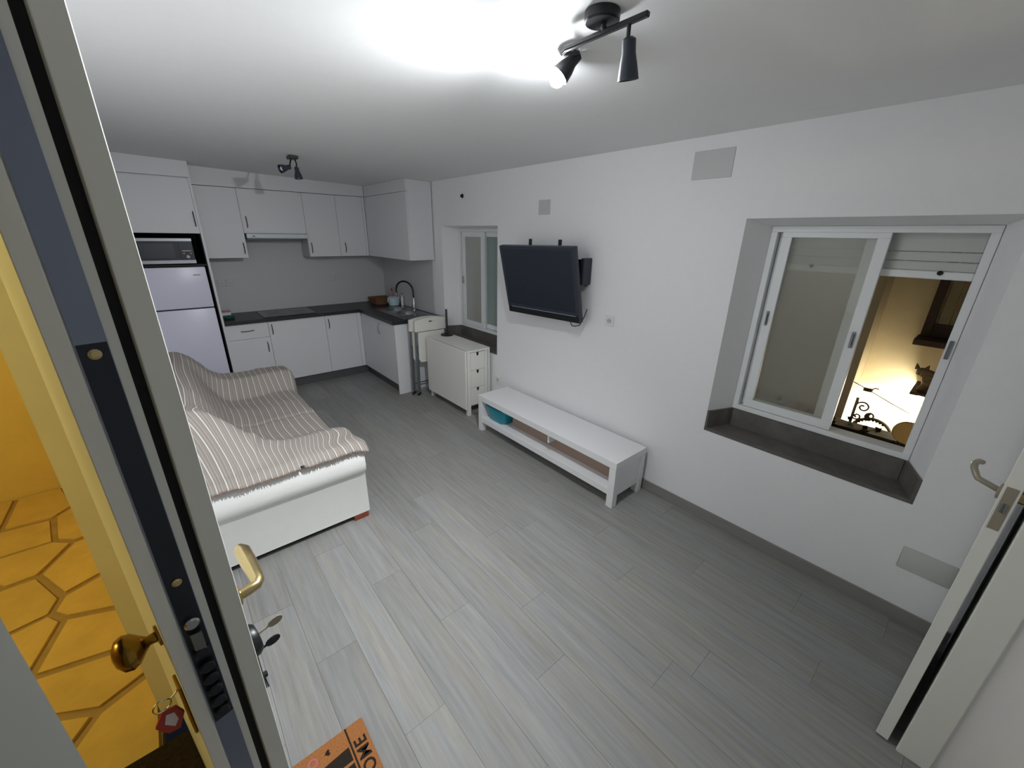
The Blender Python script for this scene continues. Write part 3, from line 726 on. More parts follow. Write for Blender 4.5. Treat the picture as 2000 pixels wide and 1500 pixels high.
# ------------------------------------------------------------------ gateleg table, chairs, towel holder
r = thing('gateleg_table', (2.40, 3.72, 0), 'white folded gateleg table with three small end drawers', 'table')
X0, X1, Y0, Y1, ZTOP = 2.225, 2.535, 3.325, 4.135, .74
box('table_top', 'cream_white', r, X0 + .018, X1 - .018, Y0 - .004, Y1 + .004, ZTOP - .022, ZTOP, .002)
box('drop_leaf', 'cream_white', r, X0 - .006, X0 + .014, Y0, Y1, .082, ZTOP - .001, .002)
box('drop_leaf', 'cream_white', r, X1 - .014, X1 + .006, Y0, Y1, .082, ZTOP - .001, .002)
box('leaf_slot', 'gap_shade', r, X0 + .0145, X0 + .0175, Y0 + .02, Y1 - .12, ZTOP - .02, ZTOP - .0005)
for yy, s in ((Y0, 1), (Y1, -1)):
    for xx in (X0 + .022, X1 - .062):
        bm = NB(); a, b = sorted((yy + s * .004, yy + s * .044)); bx(bm, xx, xx + .04, a, b, 0, ZTOP - .024, .002); obj('leg', bm, 'cream_white', r)
box('carcass', 'cream_white', r, X0 + .064, X1 - .064, Y0 + .026, Y1 - .01, .10, ZTOP - .026)
zs_ = [.118, .318, .518, .712]
for i in range(3):
    d = box('drawer', 'cream_white', r, X0 + .0645, X1 - .0645, Y0 + .006, Y0 + .025, zs_[i] + .002, zs_[i + 1] - .002, .001)
    bm = NB(); c = (X0 + X1) / 2; zt_ = zs_[i + 1] - .003
    prism(bm, [(c - .014, zt_), (c + .014, zt_), (c + .011, zt_ - .028), (c, zt_ - .040), (c - .011, zt_ - .028)], 'y', Y0 + .003, Y0 + .0065); obj('finger_pull', bm, 'gap_shade', d)
# two folding chairs leaning between table and counter end
def fold_chair(y, x0, label, lean):
    r = thing('folding_chair', (x0 + .22, y, 0), label, 'chair', rot=(-lean, 0, 0), local=True, group='folded chairs by the worktop end')
    w_ = .215
    for s in (-1, 1):
        bm = NB(); tube(bm, [(s * (w_ - .015), 0, .012), (s * (w_ - .015), 0, .90)], .011, 10); obj('leg', bm, 'chair_grey', r)
        bm = NB(); tube(bm, [(s * (w_ - .045), .022, .012), (s * (w_ - .045), .022, .62)], .010, 10); obj('leg', bm, 'chair_grey', r)
        bm = NB(); cyl(bm, (s * (w_ - .015), 0, 0), (s * (w_ - .015), 0, .03), .0135, 10); obj('foot_cap', bm, 'rubber', r)
        bm = NB(); cyl(bm, (s * (w_ - .045), .022, 0), (s * (w_ - .045), .022, .03), .0135, 10); obj('foot_cap', bm, 'rubber', r)
    bm = NB(); cyl(bm, (-w_ + .02, 0, .14), (w_ - .02, 0, .14), .008, 8); obj('crossbar', bm, 'chair_grey', r)
    # backrest: slightly arched panel
    P = [(-w_, .80), (w_, .80), (w_, .935)]
    for i in range(1, 10): t = i / 10; P.append((w_ - 2 * w_ * t, .935 + .022 * sin(pi * t)))
    P.append((-w_, .935))
    bm = NB(); prism(bm, P, 'y', -.022, .012); bmesh.ops.bevel(bm, geom=bm.edges[:], offset=.003, segments=1, affect='EDGES')
    b = obj('backrest', bm, 'cream_white', r)
    bm = NB(); bx(bm, -.04, .0, -.024, -.0215, .905, .917); obj('hand_slot', bm, 'gap_shade', b)
    bm = NB(); bx(bm, .012, .028, -.0235, -.0215, .903, .918); obj('maker_mark', bm, 'cover_grey', b)
    # folded seat panel
    w2 = .175; P = [(-w2, .79), (-w2, .46), (-w2 + .03, .42), (w2 - .03, .42), (w2, .46), (w2, .79)]
    bm = NB(); prism(bm, P, 'y', -.014, .006); bmesh.ops.bevel(bm, geom=bm.edges[:], offset=.003, segments=1, affect='EDGES'); obj('seat', bm, 'cream_white', r)
fold_chair(4.215, 2.10, 'white folding chair leaning nearest the gateleg table, hand slot in its back', -.035)
fold_chair(4.285, 2.065, 'white folding chair half hidden behind the other, next to the worktop end', -.035)
r = thing('paper_towel_holder', (2.47, 4.07, ZTOP), 'black upright paper towel holder on the gateleg table', 'towel holder')
bm = NB(); lathe(bm, [(.075, 0), (.075, .010), (.07, .014), (.018, .016)], (2.462, 4.06, ZTOP + .001), (0, 0, 1), 28); obj('base', bm, 'black_plastic', r, smooth=40)
bm = NB(); lathe(bm, [(.017, .014), (.016, .06), (.012, .07), (.0125, .30), (.010, .308)], (2.462, 4.06, ZTOP + .001), (0, 0, 1), 16); obj('pole', bm, 'black_plastic', r, smooth=40)

# ------------------------------------------------------------------ television
q = dict(yaw=.05325878, tilt=-.21798375, roll=-.01495098)
TVM = Matrix.Translation((2.36, 2.436, 1.504)) @ Matrix.Rotation(q['yaw'], 4, 'Z') @ Matrix.Rotation(q['tilt'], 4, 'Y') @ Matrix.Rotation(q['roll'], 4, 'X')
r = thing('television', (2.36, 2.436, 1.504), 'black flat television tilted down on its wall bracket', 'television', rot=TVM.to_euler(), local=True)
hw, hh = .405, .295
bm = NB(); bx(bm, 0, .045, -hw, hw, -hh, hh, .006, 2); bx(bm, .045, .085, -hw + .05, hw - .05, -hh + .06, hh - .05, .01, 2); cab = obj('cabinet', bm, 'tv_shell', r, smooth=40)
bm = NB(); frame_rect(bm, -.006, .002, -hw + .002, hw - .002, -hh + .06, hh - .002, .026, .002); obj('bezel', bm, 'tv_shell', cab)
box('screen', 'tv_screen', r, -.003, .001, -hw + .026, hw - .026, -hh + .085, hh - .026)
box('speaker_bar', 'black_plastic', r, -.006, .001, -hw + .004, hw - .004, -hh + .004, -hh + .058, .002)
box('chrome_line', 'tv_line', r, -.008, -.006, -hw + .03, hw - .05, -hh + .058, -hh + .063)
# bracket fixed to the wall
r = thing('wall_bracket', (XR, 2.44, 1.6), 'black steel wall bracket behind the television', 'bracket')
box('wall_plate', 'black_plastic', r, XR - .012, XR, 2.10, 2.72, 1.50, 1.70, .003)
box('side_box', 'tv_shell', r, XR - .10, XR - .001, 2.062, 2.098, 1.515, 1.715, .006)
for yy in (2.25, 2.585):
    bm = NB(); bx(bm, 2.395, 2.408, yy - .015, yy + .015, 1.60, 1.845, .002); bx(bm, 2.405, XR - .012, yy - .012, yy + .012, 1.60, 1.66, .002)
    obj('arm', bm, 'black_plastic', r)
o = obj('television_cable', tube(NB(), [(2.47, 2.14, 1.30), (2.46, 2.15, 1.225), (2.445, 2.11, 1.195), (2.44, 2.075, 1.197), (2.455, 2.04, 1.21), (2.49, 2.03, 1.27), (2.52, 2.03, 1.33)], .004, 8), 'black_plastic', None, smooth=60)
tag(o, 'thin black cable looping below the television', 'cable')

# ------------------------------------------------------------------ television bench + tub
r = thing('television_bench', (2.345, 2.19, 0), 'low long white television bench with open shelf', 'bench')
bX0, bX1, bY0, bY1, bZ = 2.156, 2.535, 1.362, 3.015, .38
box('bench_top', 'white_lacquer', r, bX0, bX1, bY0, bY1, .325, bZ, .0015)
for yy in (bY0 + .001, bY1 - .056):
    for xx in (bX0 + .001, bX1 - .056): box('leg', 'white_lacquer', r, xx, xx + .055, yy, yy + .055, 0, .324, .0015)
box('shelf', 'white_lacquer', r, bX0 + .006, bX1 - .02, bY0 + .057, bY1 - .057, .095, .148, .0015)
box('side_panel', 'white_lacquer', r, bX0 + .058, bX1 - .058, bY0 + .006, bY0 + .05, .09, .324)
box('side_panel', 'white_lacquer', r, bX0 + .058, bX1 - .058, bY1 - .05, bY1 - .006, .09, .324)
box('back_panel', 'back_board', r, 2.288, 2.298, bY0 + .057, 2.635, .149, .324)
box('divider', 'white_lacquer', r, bX0 + .02, 2.287, 2.042, 2.058, .2485, .3245)
r = thing('teal_tub', (2.30, 2.79, .149), 'bright teal plastic tub on the far end of the bench shelf', 'tub')
def rrect(cx, cy, hx, hy, rad, n=5):
    out = []
    for sx, sy, a in ((1, 1, 0), (-1, 1, pi / 2), (-1, -1, pi), (1, -1, 3 * pi / 2)):
        for i in range(n + 1):
            t = a + pi / 2 * i / n; out.append((cx + sx * (hx - rad) + rad * cos(t), cy + sy * (hy - rad) + rad * sin(t)))
    return out
bm = NB(); rings = []
for hx, hy, z in ((.09, .10, .149), (.10, .115, .17), (.125, .145, .295), (.13, .15, .297), (.13, .15, .304), (.121, .141, .304), (.095, .108, .165)):
    rings.append([bm.verts.new((x, y, z)) for x, y in rrect(2.30, 2.79, hx, hy, .05)])
for A, B in zip(rings, rings[1:]):
    for k in range(len(A)): bm.faces.new((A[k], A[(k + 1) % len(A)], B[(k + 1) % len(A)], B[k]))
bm.faces.new(rings[0]); bm.faces.new(rings[-1])
obj('tub_body', bm, 'teal', r, smooth=50)

# ------------------------------------------------------------------ sofa and throw
SY0, SY1 = 2.385, 4.46
r = thing('sofa', (.3, 3.4, 0), 'white sofa with rolled arm under a striped throw', 'sofa')
def arm_profile(s, y0):
    # outer side at y0, s=+1 means the sofa extends to +y
    P = [(0.018, .045), (.018, .345), (.010, .36), (-.012, .385), (-.020, .43), (-.012, .49), (.015, .535), (.06, .56), (.12, .566), (.20, .558), (.235, .53), (.24, .40), (.24, .045)]
    return [(y0 + s * a, b) for a, b in P]
def arm(s, y0, x1):
    bm = NB(); P = arm_profile(s, y0); n = len(P)
    secs = []
    for k, (x, g) in enumerate(((-.19, 0), (x1 - .03, 0), (x1 - .008, .008), (x1, .022))):
        cy = sum(p[0] for p in P) / n; cz = sum(p[1] for p in P) / n
        secs.append([bm.verts.new((x, p[0] + (cy - p[0]) * g * 2, p[1] + (cz - p[1]) * g * (1 if p[1] > .1 else 0))) for p in P])
    for A, B in zip(secs, secs[1:]):
        for i in range(n): bm.faces.new((A[i], A[(i + 1) % n], B[(i + 1) % n], B[i]))
    bm.faces.new(secs[0]); bm.faces.new(secs[-1])
    return obj('arm', bm, 'sofa_white', r, smooth=50)
arm(1, SY0, .775); arm(-1, SY1, .765)
box('base', 'sofa_white', r, -.185, .70, SY0 + .245, SY1 - .245, .045, .30, .01, 2)
box('seat_cushion', 'sofa_white', r, .05, .735, SY0 + .247, SY1 - .247, .302, .425, .03, 3)
bm = NB(); prism(bm, [(-.19, .302), (.045, .302), (.035, .62), (-.02, .80), (-.08, .835), (-.16, .82), (-.19, .76)], 'y', SY0 + .33, SY1 - .05); obj('backrest', bm, 'sofa_white', r)
box('under_shade', 'shade_black', r, -.15, .72, SY0 + .05, SY1 - .05, .012, .044)  # dark slab stands in for the shadow gap under the sofa
for yy in (SY0 + .02, SY1 - .06):
    for xx in (.665, -.17): box('foot', 'wood_red', r, xx, xx + .10, yy, yy + .04, 0, .0445, .004)

# throw: cloth sections blended along the sofa
seat = [(-.172, .70), (-.168, .80), (-.13, .868), (-.06, .872), (.00, .84), (.05, .76), (.09, .66), (.14, .56), (.21, .475), (.32, .446), (.46, .447), (.60, .449), (.70, .447), (.755, .425), (.775, .36), (.775, .28)]
farA = [(-.172, .70), (-.168, .80), (-.13, .868), (-.06, .872), (.00, .85), (.05, .80), (.10, .73), (.16, .66), (.23, .618), (.33, .603), (.46, .600), (.58, .602), (.69, .600), (.765, .585), (.79, .545), (.80, .48)]
nearA = [(-.172, .70), (-.168, .82), (-.13, .90), (-.05, .915), (.03, .885), (.10, .81), (.17, .73), (.25, .655), (.33, .608), (.42, .588), (.52, .582), (.60, .581), (.69, .580), (.765, .568), (.792, .548), (.806, .512)]
def catmull(P, n):
    out = []
    for i in range(len(P) - 1):
        p0, p1, p2, p3 = P[max(i - 1, 0)], P[i], P[i + 1], P[min(i + 2, len(P) - 1)]
        for k in range(n):
            t = k / n
            out.append(tuple(.5 * (2 * b + (c - a) * t + (2 * a - 5 * b + 4 * c - d) * t * t + (3 * b - a - 3 * c + d) * t ** 3) for a, b, c, d in zip(p0, p1, p2, p3)))
    out.append(P[-1]); return out
SUB = 5
edgeA = [(-.172 + .064 * i, .584) for i in range(15)] + [(.804, .556)]
S0, SF, SN, SE = catmull(seat, SUB), catmull(farA, SUB), catmull(nearA, SUB), catmull(edgeA, SUB)
def smst(a, b, x):
    t = max(0, min(1, (x - a) / (b - a))); return t * t * (3 - 2 * t)
NY = 150; ya, yb = SY0 - .032, SY1 + .05
arcl = [0]
for a, b in zip(S0, S0[1:]): arcl.append(arcl[-1] + math.hypot(a[0] - b[0], a[1] - b[1]))
bm = NB(); grid = []; uvl = bm.loops.layers.uv.new('UVMap'); uvs = {}
for j in range(NY + 1):
    y = ya + (yb - ya) * j / NY
    we = 1 - smst(2.44, 2.74, y); wn = (1 - smst(2.68, 3.05, y)) * (1 - we); wf = smst(4.06, 4.24, y); ws = 1 - wn - wf - we
    rowv = []
    for i in range(len(S0)):
        x = S0[i][0] * ws + SF[i][0] * wf + SN[i][0] * wn + SE[i][0] * we; z = S0[i][1] * ws + SF[i][1] * wf + SN[i][1] * wn + SE[i][1] * we
        # folds: long soft wrinkles running down the back and across the seat
        s = arcl[i]
        fold = .016 * noise.noise(Vector((s * 3.2, y * 3.0, 1.7))) + .010 * noise.noise(Vector((s * 9 + y * 4, y * 5, 4.1)))
        crease = .022 * math.exp(-((s - .55 - .5 * (y - 2.6)) / .03) ** 2) * smst(2.45, 2.6, y) * (1 - smst(2.9, 3.2, y))
        seam = -.010 * math.exp(-((y - 3.42) / .018) ** 2) * smst(.5, .7, s)
        lift = max(fold, -.004) + crease + seam
        x += .35 * max(lift, 0); z += lift * .9 + .004
        # hem rolls over the outer edges of the arms
        dn = max(0, SY0 + .045 - y); z -= 6.0 * dn * dn
        df = max(0, y - (SY1 - .035)); z -= 11.0 * df * df
        yy = y
        if j == 0:
            yy += .010 * noise.noise(Vector((s * 7, 0, 9))) + (.05 if 0.84 < s < .88 else 0)
        rowv.append(bm.verts.new((x, yy, z)))
        uvs[rowv[-1]] = (s + .06 * wn * noise.noise(Vector((y * 4, s * 2, 0))) + .035 * noise.noise(Vector((y * 1.7, s * 1.3, 5))), y)
    grid.append(rowv)
for A, B in zip(grid, grid[1:]):
    for k in range(len(A) - 1):
        f = bm.faces.new((A[k], A[k + 1], B[k + 1], B[k]))
        for l in f.loops: l[uvl].uv = uvs[l.vert]
hem = [v.co.copy() for v in grid[0]]; hemf = [rw[-1].co.copy() for rw in grid]
th = thing('sofa_throw', (.3, 3.4, .44), 'taupe and white striped cotton throw spread over the whole sofa', 'throw')
me_th = obj('cloth', bm, 'throw', th, smooth=80)
sol = me_th.modifiers.new('thickness', 'SOLIDIFY'); sol.thickness = .004; sol.offset = 0
# fringe along the hems (uncountable threads: one part)
bm = NB(); rf = random.Random(3)
def fringe(line, outv):
    for a, b in zip(line, line[1:]):
        n = max(1, int((b - a).length / .006))
        for k in range(n):
            p = a + (b - a) * (k + rf.random()) / n
            d = Vector(outv) + Vector((rf.uniform(-.5, .5), rf.uniform(-.2, .2), rf.uniform(-.3, .2)))
            q_ = p + d.normalized() * rf.uniform(.010, .018); wv = (b - a).normalized() * .0035
            A = [p - wv, p + wv, q_]; vs_ = [bm.verts.new(v) for v in A] + [bm.verts.new(v + Vector((0, -.002, .001))) for v in A]
            bm.faces.new(vs_[:3]); bm.faces.new(vs_[3:]); bm.faces.new((vs_[0], vs_[1], vs_[4], vs_[3])); bm.faces.new((vs_[1], vs_[2], vs_[5], vs_[4]))
fringe(hem, (0, -.5, -.8)); fringe(hemf, (.25, 0, -1))
obj('fringe', bm, 'fringe', th, kind='stuff')

# ------------------------------------------------------------------ doormat indoors
r = thing('coir_doormat', (.0, .9, 0), 'tan coir doormat with dark lettering on the plank floor', 'doormat')
mx0, mx1, my0, my1 = -.185, .243, .60, 1.19
box('mat_body', 'coir', r, mx0, mx1, my0, my1, .0005, .012, .003, 2)
box('border_line', 'coir_print', r, .172, .178, my0 + .002, my1 - .002, .012, .0126)
def text(body, size, loc, rz, m, parent, name):
    cu = bpy.data.curves.new(name, 'FONT'); cu.body = body; cu.size = size; cu.extrude = .0003; cu.align_x = 'RIGHT'; cu.resolution_u = 3; cu.space_character = 1.1
    cu.offset = .0012
    t = bpy.data.objects.new(name, cu); COL.objects.link(t)
    dg = bpy.context.evaluated_depsgraph_get(); dg.update()
    me = bpy.data.meshes.new_from_object(t.evaluated_get(dg)); bpy.data.objects.remove(t); bpy.data.curves.remove(cu)
    me.transform(Matrix.Translation(loc) @ Matrix.Rotation(rz, 4, 'Z')); me.transform(Matrix.Translation(-OFF[parent]))
    me.materials.clear(); me.materials.append(MATS[m])
    o = bpy.data.objects.new(name, me); COL.objects.link(o); o.parent = parent; return o
text('WELCOME', .062, (.229, 1.125, .0124), pi / 2, 'coir_print', r, 'lettering')
def heart(cx, cy, s):
    bm = NB(); P = []
    for i in range(20):
        t = 2 * pi * i / 20; P.append((cx + s * (13 * cos(t) - 5 * cos(2 * t) - 2 * cos(3 * t) - cos(4 * t)) / 16, cy + s * sin(t) ** 3))
    prism(bm, P, 'z', .012, .0126); obj('heart_print', bm, 'coir_print', r)
heart(.098, 1.150, .011); heart(-.02, 1.150, .011)
bm = NB(); tube(bm, arc((.045, 1.150, .0122), .014, 0, 2 * pi * 15 / 16, 15, 'xy'), .004, 5, closed=True, flat=.2); obj('ring_print', bm, 'coir_pink', r)
for i in range(8):
    y1 = 1.118 - i * .062
    bm = NB(); prism(bm, [(.166, y1), (.166, y1 - .052), (.05 - .03 * (i % 2), y1 - .052), (.07 - .03 * (i % 2), y1 - .008)], 'z', .012, .0126); obj('board_print', bm, 'coir_print', r)

# ------------------------------------------------------------------ ceiling spotlights
def spot_head(root, nm, pivot, d, L, r0, r1, lit, parent_arm=None):
    """bell-shaped head hanging at pivot, opening along d"""
    d = Vector(d).normalized()
    bm = NB(); lathe(bm, [(r0 * .55, -.006), (r0, 0), (r0 * 1.02, L * .33), (r1 * .82, L * .62), (r1, L), (r1 - .003, L), (r1 * .78, L * .62), (r0 * .9, L * .34)], pivot, d, 24, cap=False)
    h = obj(nm, bm, 'tv_shell' if not lit else 'black_plastic', root, smooth=50)
    bm = NB(); c = Vector(pivot) + d * (L * (1.14 if lit else .72)); sph(bm, c, .026 if lit else .022, 16); obj('bulb', bm, 'bulb' if lit else 'bulb_off', h, smooth=80)
    bm = NB(); cyl(bm, Vector(pivot) + d * (L * .3), Vector(pivot) + d * (L * (1.1 if lit else .95) - .02), .014, 12); obj('lamp_holder', bm, 'black_plastic', h)
    return h
zl = zc(1.13)
r = thing('ceiling_spotlight', (1.13, .93, zl), 'black two-lamp ceiling spotlight with one glaring bulb', 'ceiling light', group='ceiling spotlights')
bm = NB(); lathe(bm, [(.050, 0), (.050, .022), (.046, .026)], (1.115, .93, zl), (0, 0, -1), 28); obj('canopy', bm, 'black_plastic', r, smooth=40)
bm = NB(); cyl(bm, (1.122, .93, zl - .024), (1.13, .93, zl - .042), .008, 10); bx(bm, 1.122, 1.138, .785, 1.085, zl - .050, zl - .036, .003); obj('bar', bm, 'black_plastic', r)
zb = zl - .043
bm = NB(); tube(bm, [(1.13, .845, zb), (1.13, .845, zb - .045)], .006, 8); obj('stem', bm, 'black_plastic', r)
spot_head(r, 'lamp_head', (1.132, .842, zb - .040), (.22, .06, -.97), .092, .019, .030, False)
B = Vector((1.188, 1.17, 2.378)); dl = Vector((-.55, .42, -.73)).normalized()
pv = B - dl * (.085 * 1.14)
bm = NB(); tube(bm, [(1.13, 1.07, zb), (1.135, 1.10, zb - .006), tuple(pv + Vector((-.01, -.012, 0)))], .006, 8); obj('stem', bm, 'black_plastic', r)
lit = spot_head(r, 'lamp_head', pv, dl, .085, .019, .034, True)
sl = bpy.data.lights.new('spot_beam', 'SPOT'); sl.energy = SPOT_POWER; sl.color = (.95, .975, .99); sl.spot_size = radians(164); sl.spot_blend = 1.0; sl.shadow_soft_size = .026
so = bpy.data.objects.new('spot_beam', sl); COL.objects.link(so); so.parent = r
so.location = B + dl * .032 - OFF[r]; so.rotation_euler = dl.to_track_quat('-Z', 'Y').to_euler()
zl2 = zc(1.07)
r = thing('ceiling_spotlight', (1.07, 4.15, zl2), 'black two-lamp ceiling spotlight, unlit, in front of the kitchen', 'ceiling light', group='ceiling spotlights')
bm = NB(); bx(bm, 1.035, 1.105, 4.10, 4.20, zl2 - .026, zl2, .004); obj('canopy', bm, 'black_plastic', r)
for piv, d in (((1.035, 4.13, zl2 - .090), (-.93, -.25, -.28)), ((1.093, 4.16, zl2 - .085), (.06, -.1, -.99))):
    bm = NB(); tube(bm, [(1.06 if piv[0] < 1.06 else 1.085, 4.15, zl2 - .02), (piv[0] + .006, piv[1], piv[2] + .03), piv], .006, 8); obj('stem', bm, 'black_plastic', r)
    spot_head(r, 'lamp_head', piv, d, .088, .018, .034, False)

# ------------------------------------------------------------------ courtyard outside the window
box('courtyard_floor', 'yard_floor', None, 2.90, 6.0, -2.2, 6.6, -.35, -.25, kind='structure')
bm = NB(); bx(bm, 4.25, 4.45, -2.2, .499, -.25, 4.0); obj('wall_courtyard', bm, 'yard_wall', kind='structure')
bm = NB(); bx(bm, 3.95, 4.45, .50, 6.6, -.25, 4.0); bx(bm, 3.915, 3.95, .60, 6.6, .30, .42); obj('wall_courtyard_return', bm, 'yard_wall_shaded', kind='structure')
box('wall_courtyard_end', 'yard_wall_shaded', None, 2.90, 4.45, 6.6, 6.7, -.25, 4.0, kind='structure')
box('wall_courtyard_front', 'yard_wall_shaded', None, 2.90, 4.45, -2.3, -2.2, -.25, 4.0, kind='structure')
def tube_lamp(x, y, z0, z1, rr, label):
    t = thing('tube_lamp', (x, y, z0), label, 'lamp', group='upright tube lamps in the courtyard')
    bm = NB(); cyl(bm, (x, y, z0), (x, y, z1), rr, 12); obj('tube', bm, 'tube', t, smooth=60)
    bm = NB(); cyl(bm, (x, y, -.25), (x, y, z0), rr * .8, 10); obj('stand', bm, 'iron', t)
    bm = NB(); cyl(bm, (x, y, z1), (x, y, z1 + .012), rr * 1.05, 10); obj('end_cap', bm, 'alu_white', t)
tube_lamp(4.20, .470, .40, .70, .016, 'glowing white upright tube at the corner behind the iron scrollwork')
tube_lamp(4.05, .118, .50, .845, .015, 'glowing white upright tube below the cat')
# wrought iron scroll panel on a post
r = thing('iron_scrollwork', (4.05, .32, -.25), 'dark wrought-iron scroll and arch in front of the glowing tube', 'ironwork')
xi = 4.05
bm = NB(); cyl(bm, (xi, .452, -.25), (xi, .452, .70), .012, 8); obj('post', bm, 'iron', r)
bm = NB(); cyl(bm, (xi, .195, -.25), (xi, .195, .47), .009, 8); obj('post', bm, 'iron', r)
bm = NB(); tube(bm, arc((xi, .315, .43), .125, pi * .98, pi * .02, 18, 'yz'), .012, 8)
for i in range(11):
    t = pi * (.05 + .62 * i / 10); sph(bm, (xi, .315 + .113 * cos(t), .43 + .113 * sin(t)), .009, 8)
obj('arch', bm, 'iron', r)
def spiral(cy, cz, r0, turns, a0, s=1, n=26):
    return [(xi, cy + r0 * (1 - .8 * i / n) * cos(a0 + s * 2 * pi * turns * i / n), cz + r0 * (1 - .8 * i / n) * sin(a0 + s * 2 * pi * turns * i / n)) for i in range(n + 1)]
for cy, cz, r0, a0, s in ((.405, .63, .045, pi * .1, 1), (.345, .57, .035, -pi * .5, 1), (.425, .545, .03, 0, -1)):
    bm = NB(); tube(bm, spiral(cy, cz, r0, 1.3, a0, s), .0075, 8); obj('scroll', bm, 'iron', r)
bm = NB(); tube(bm, [(xi, .45, .46), (xi, .41, .50), (xi, .37, .55), (xi, .345, .60)], .008, 8); obj('scroll_stem', bm, 'iron', r)
# round-backed chair
r = thing('garden_chair', (3.62, .08, -.25), 'tan round-backed chair in the courtyard', 'chair')
bm = NB(); lathe(bm, [(.075, 0), (.080, .006), (.080, .018), (.075, .024)], (3.60, .096, .672), (-1, 0, 0), 32); obj('backrest', bm, 'tan_seat', r, smooth=40)
bm = NB(); lathe(bm, [(.17, 0), (.175, .01), (.165, .025)], (3.47, .02, .18), (0, 0, 1), 28); obj('seat', bm, 'tan_seat', r, smooth=40)
for yy in (.05, .125): bm = NB(); tube(bm, [(3.585, yy, .20), (3.592, yy, .62)], .008, 8); obj('back_post', bm, 'iron', r)
for dx, dy in ((-.11, -.11), (.11, -.11), (-.11, .11), (.11, .11)): bm = NB(); cyl(bm, (3.47 + dx, .02 + dy, -.25), (3.47 + dx * .9, .02 + dy * .9, .18), .009, 8); obj('leg', bm, 'iron', r)
# dark hedge at the foot of the view
r = thing('hedge', (3.70, .3, -.25), 'dark clipped hedge along the bottom of the open window view', 'hedge')
bm = NB(); rh = random.Random(5)
for i in range(420):
    c = Vector((rh.uniform(3.64, 3.86), rh.uniform(.06, .95), rh.uniform(.05, .585)))
    d = Vector((rh.uniform(-1, 1), rh.uniform(-1, 1), rh.uniform(-.3, 1))).normalized(); a, b = frame_of(d)
    L_ = rh.uniform(.04, .07)
    poly(bm, [c - a * .012, c + d * L_ * .5 - b * .02, c + d * L_, c + d * L_ * .5 + b * .02])
obj('leaves', bm, 'hedge', r, kind='stuff')
bm = NB(); bx(bm, 3.66, 3.85, .08, .93, -.25, .565, .03, 2)
for v in bm.verts: v.co += Vector((.02 * noise.noise(v.co * 9), .02 * noise.noise(v.co * 9 + Vector((3, 0, 0))), .02 * noise.noise(v.co * 8 + Vector((0, 5, 0)))))
obj('core', bm, 'hedge', r)
# clothes line with a peg
o = obj('clothes_line', tube(NB(), [(3.93, .62, .905), (3.97, .52, .845), (4.0, .40, .79), (4.02, .25, .72), (4.05, .13, .665)], .0035, 6), 'iron'); tag(o, 'thin dark clothes line sagging across the courtyard', 'clothes line')
r = thing('clothes_peg', (4.0, .40, .79), 'dark clothes peg on the courtyard line', 'peg')
bm = NB(); bx(bm, 3.99, 4.01, .375, .435, .775, .805, .006); obj('grip', bm, 'dark_wood', r)
bm = NB(); tube(bm, [(4.0, .385, .80), (4.0, .365, .815), (4.0, .345, .812)], .005, 6); obj('spring_arm', bm, 'dark_wood', r)
# window high on the opposite wall: dark sill box with shutters
r = thing('courtyard_window', (4.2, .0, 1.18), 'dark timber window with shutters high on the courtyard wall', 'window')
bm = NB(); bx(bm, 4.02, 4.248, -.45, .262, 1.18, 1.225, .004); obj('sill', bm, 'dark_wood', r)
bm = NB(); bx(bm, 4.20, 4.248, .20, .25, 1.226, 2.1); bx(bm, 4.20, 4.248, -.45, .199, 2.05, 2.1); obj('frame', bm, 'dark_wood', r)
for i in range(5):
    bm = NB(); y0 = .185 - i * .075; bx(bm, 4.215, 4.235, y0 - .058, y0, 1.32, 2.04, .003); obj('shutter_board', bm, 'shutter_wood', r)
box('lower_panel', 'dark_wood', r, 4.215, 4.240, -.44, .199, 1.226, 1.318)
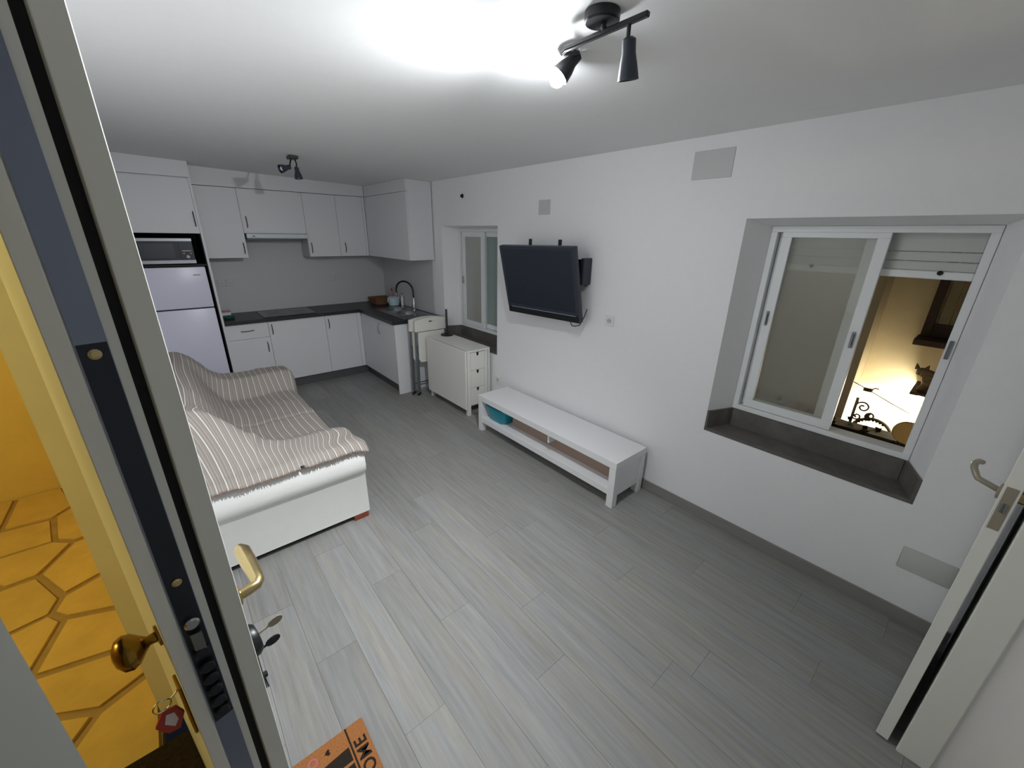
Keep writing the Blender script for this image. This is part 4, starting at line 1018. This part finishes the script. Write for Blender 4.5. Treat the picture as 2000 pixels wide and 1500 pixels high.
# cat on a bracket shelf
r = thing('wall_shelf', (4.02, .05, .86), 'small wooden shelf carrying the cat', 'shelf')
box('board', 'dark_wood', r, 3.88, 4.248, -.30, .175, .858, .878, .003)
bm = NB(); prism(bm, [(4.248, .857), (4.248, .70), (4.232, .70), (3.96, .845), (3.96, .857)], 'y', -.10, -.08); obj('bracket', bm, 'wood_red', r)
def skin_mesh(name, verts, edges, radii, m, parent, sub=2):
    me = bpy.data.meshes.new(name); off = OFF.get(parent) or Vector((0, 0, 0))
    me.from_pydata([Vector(v) - off for v in verts], edges, []); o = bpy.data.objects.new(name, me); COL.objects.link(o)
    sk = o.modifiers.new('skin', 'SKIN'); 
    for i, sv in enumerate(me.skin_vertices[0].data):
        sv.radius = (radii[i], radii[i]); sv.use_root = (i == 0)
    o.modifiers.new('sub', 'SUBSURF').levels = sub; o.modifiers['sub'].render_levels = sub
    dg = bpy.context.evaluated_depsgraph_get(); dg.update(); me2 = bpy.data.meshes.new_from_object(o.evaluated_get(dg))
    bpy.data.objects.remove(o); bpy.data.meshes.remove(me)
    for p in me2.polygons: p.use_smooth = True
    me2.materials.clear(); me2.materials.append(MATS[m])
    o = bpy.data.objects.new(name, me2); COL.objects.link(o); o.parent = parent; return o
r = thing('cat', (3.98, -.02, .879), 'tabby cat peering out from the right edge of the open window', 'cat')
V_ = [(3.99, -.10, .945), (3.985, -.02, .95), (3.975, .055, .965), (3.968, .10, 1.0), (3.96, .128, 1.012), (3.938, .133, 1.002),   # pelvis, belly, chest, neck, skull, muzzle
      (3.955, .085, .93), (3.945, .10, .892), (3.935, .115, .886), (4.005, .08, .93), (4.005, .10, .892), (3.995, .115, .886),       # front legs
      (3.955, -.105, .915), (3.945, -.07, .890), (3.935, -.03, .886), (4.03, -.105, .915), (4.035, -.07, .890), (4.03, -.03, .886), # hind legs
      (4.0, -.17, .91), (4.0, -.22, .893), (3.985, -.26, .893)]
E_ = [(0, 1), (1, 2), (2, 3), (3, 4), (4, 5), (2, 6), (6, 7), (7, 8), (2, 9), (9, 10), (10, 11), (0, 12), (12, 13), (13, 14), (0, 15), (15, 16), (16, 17), (0, 18), (18, 19), (19, 20)]
R_ = [.058, .056, .052, .038, .042, .022, .02, .014, .013, .02, .014, .013, .032, .016, .013, .032, .016, .013, .014, .012, .01]
V_ = [(x, y + .035, z) for x, y, z in V_]
body = skin_mesh('body', V_, E_, R_, 'cat_fur', r)
for s in (-1, 1):
    bm = NB(); lathe(bm, [(.015, 0), (.010, .018), (.0015, .04)], (3.957, .163 + s * .021, 1.030), (-.05, s * .3, 1), 8); obj('ear', bm, 'cat_fur', r, smooth=60)
    bm = NB(); sph(bm, (3.9335, .166 + s * .013, 1.018), .0055, 10); obj('eye', bm, 'cat_eye', r, smooth=60)
bm = NB(); sph(bm, (3.930, .167, 1.000), .013, 10, (.8, 1.1, .8)); obj('muzzle', bm, 'cat_pale', r, smooth=60)
bm = NB(); sph(bm, (3.9195, .167, 1.004), .0042, 8); obj('nose', bm, 'black_plastic', r, smooth=60)
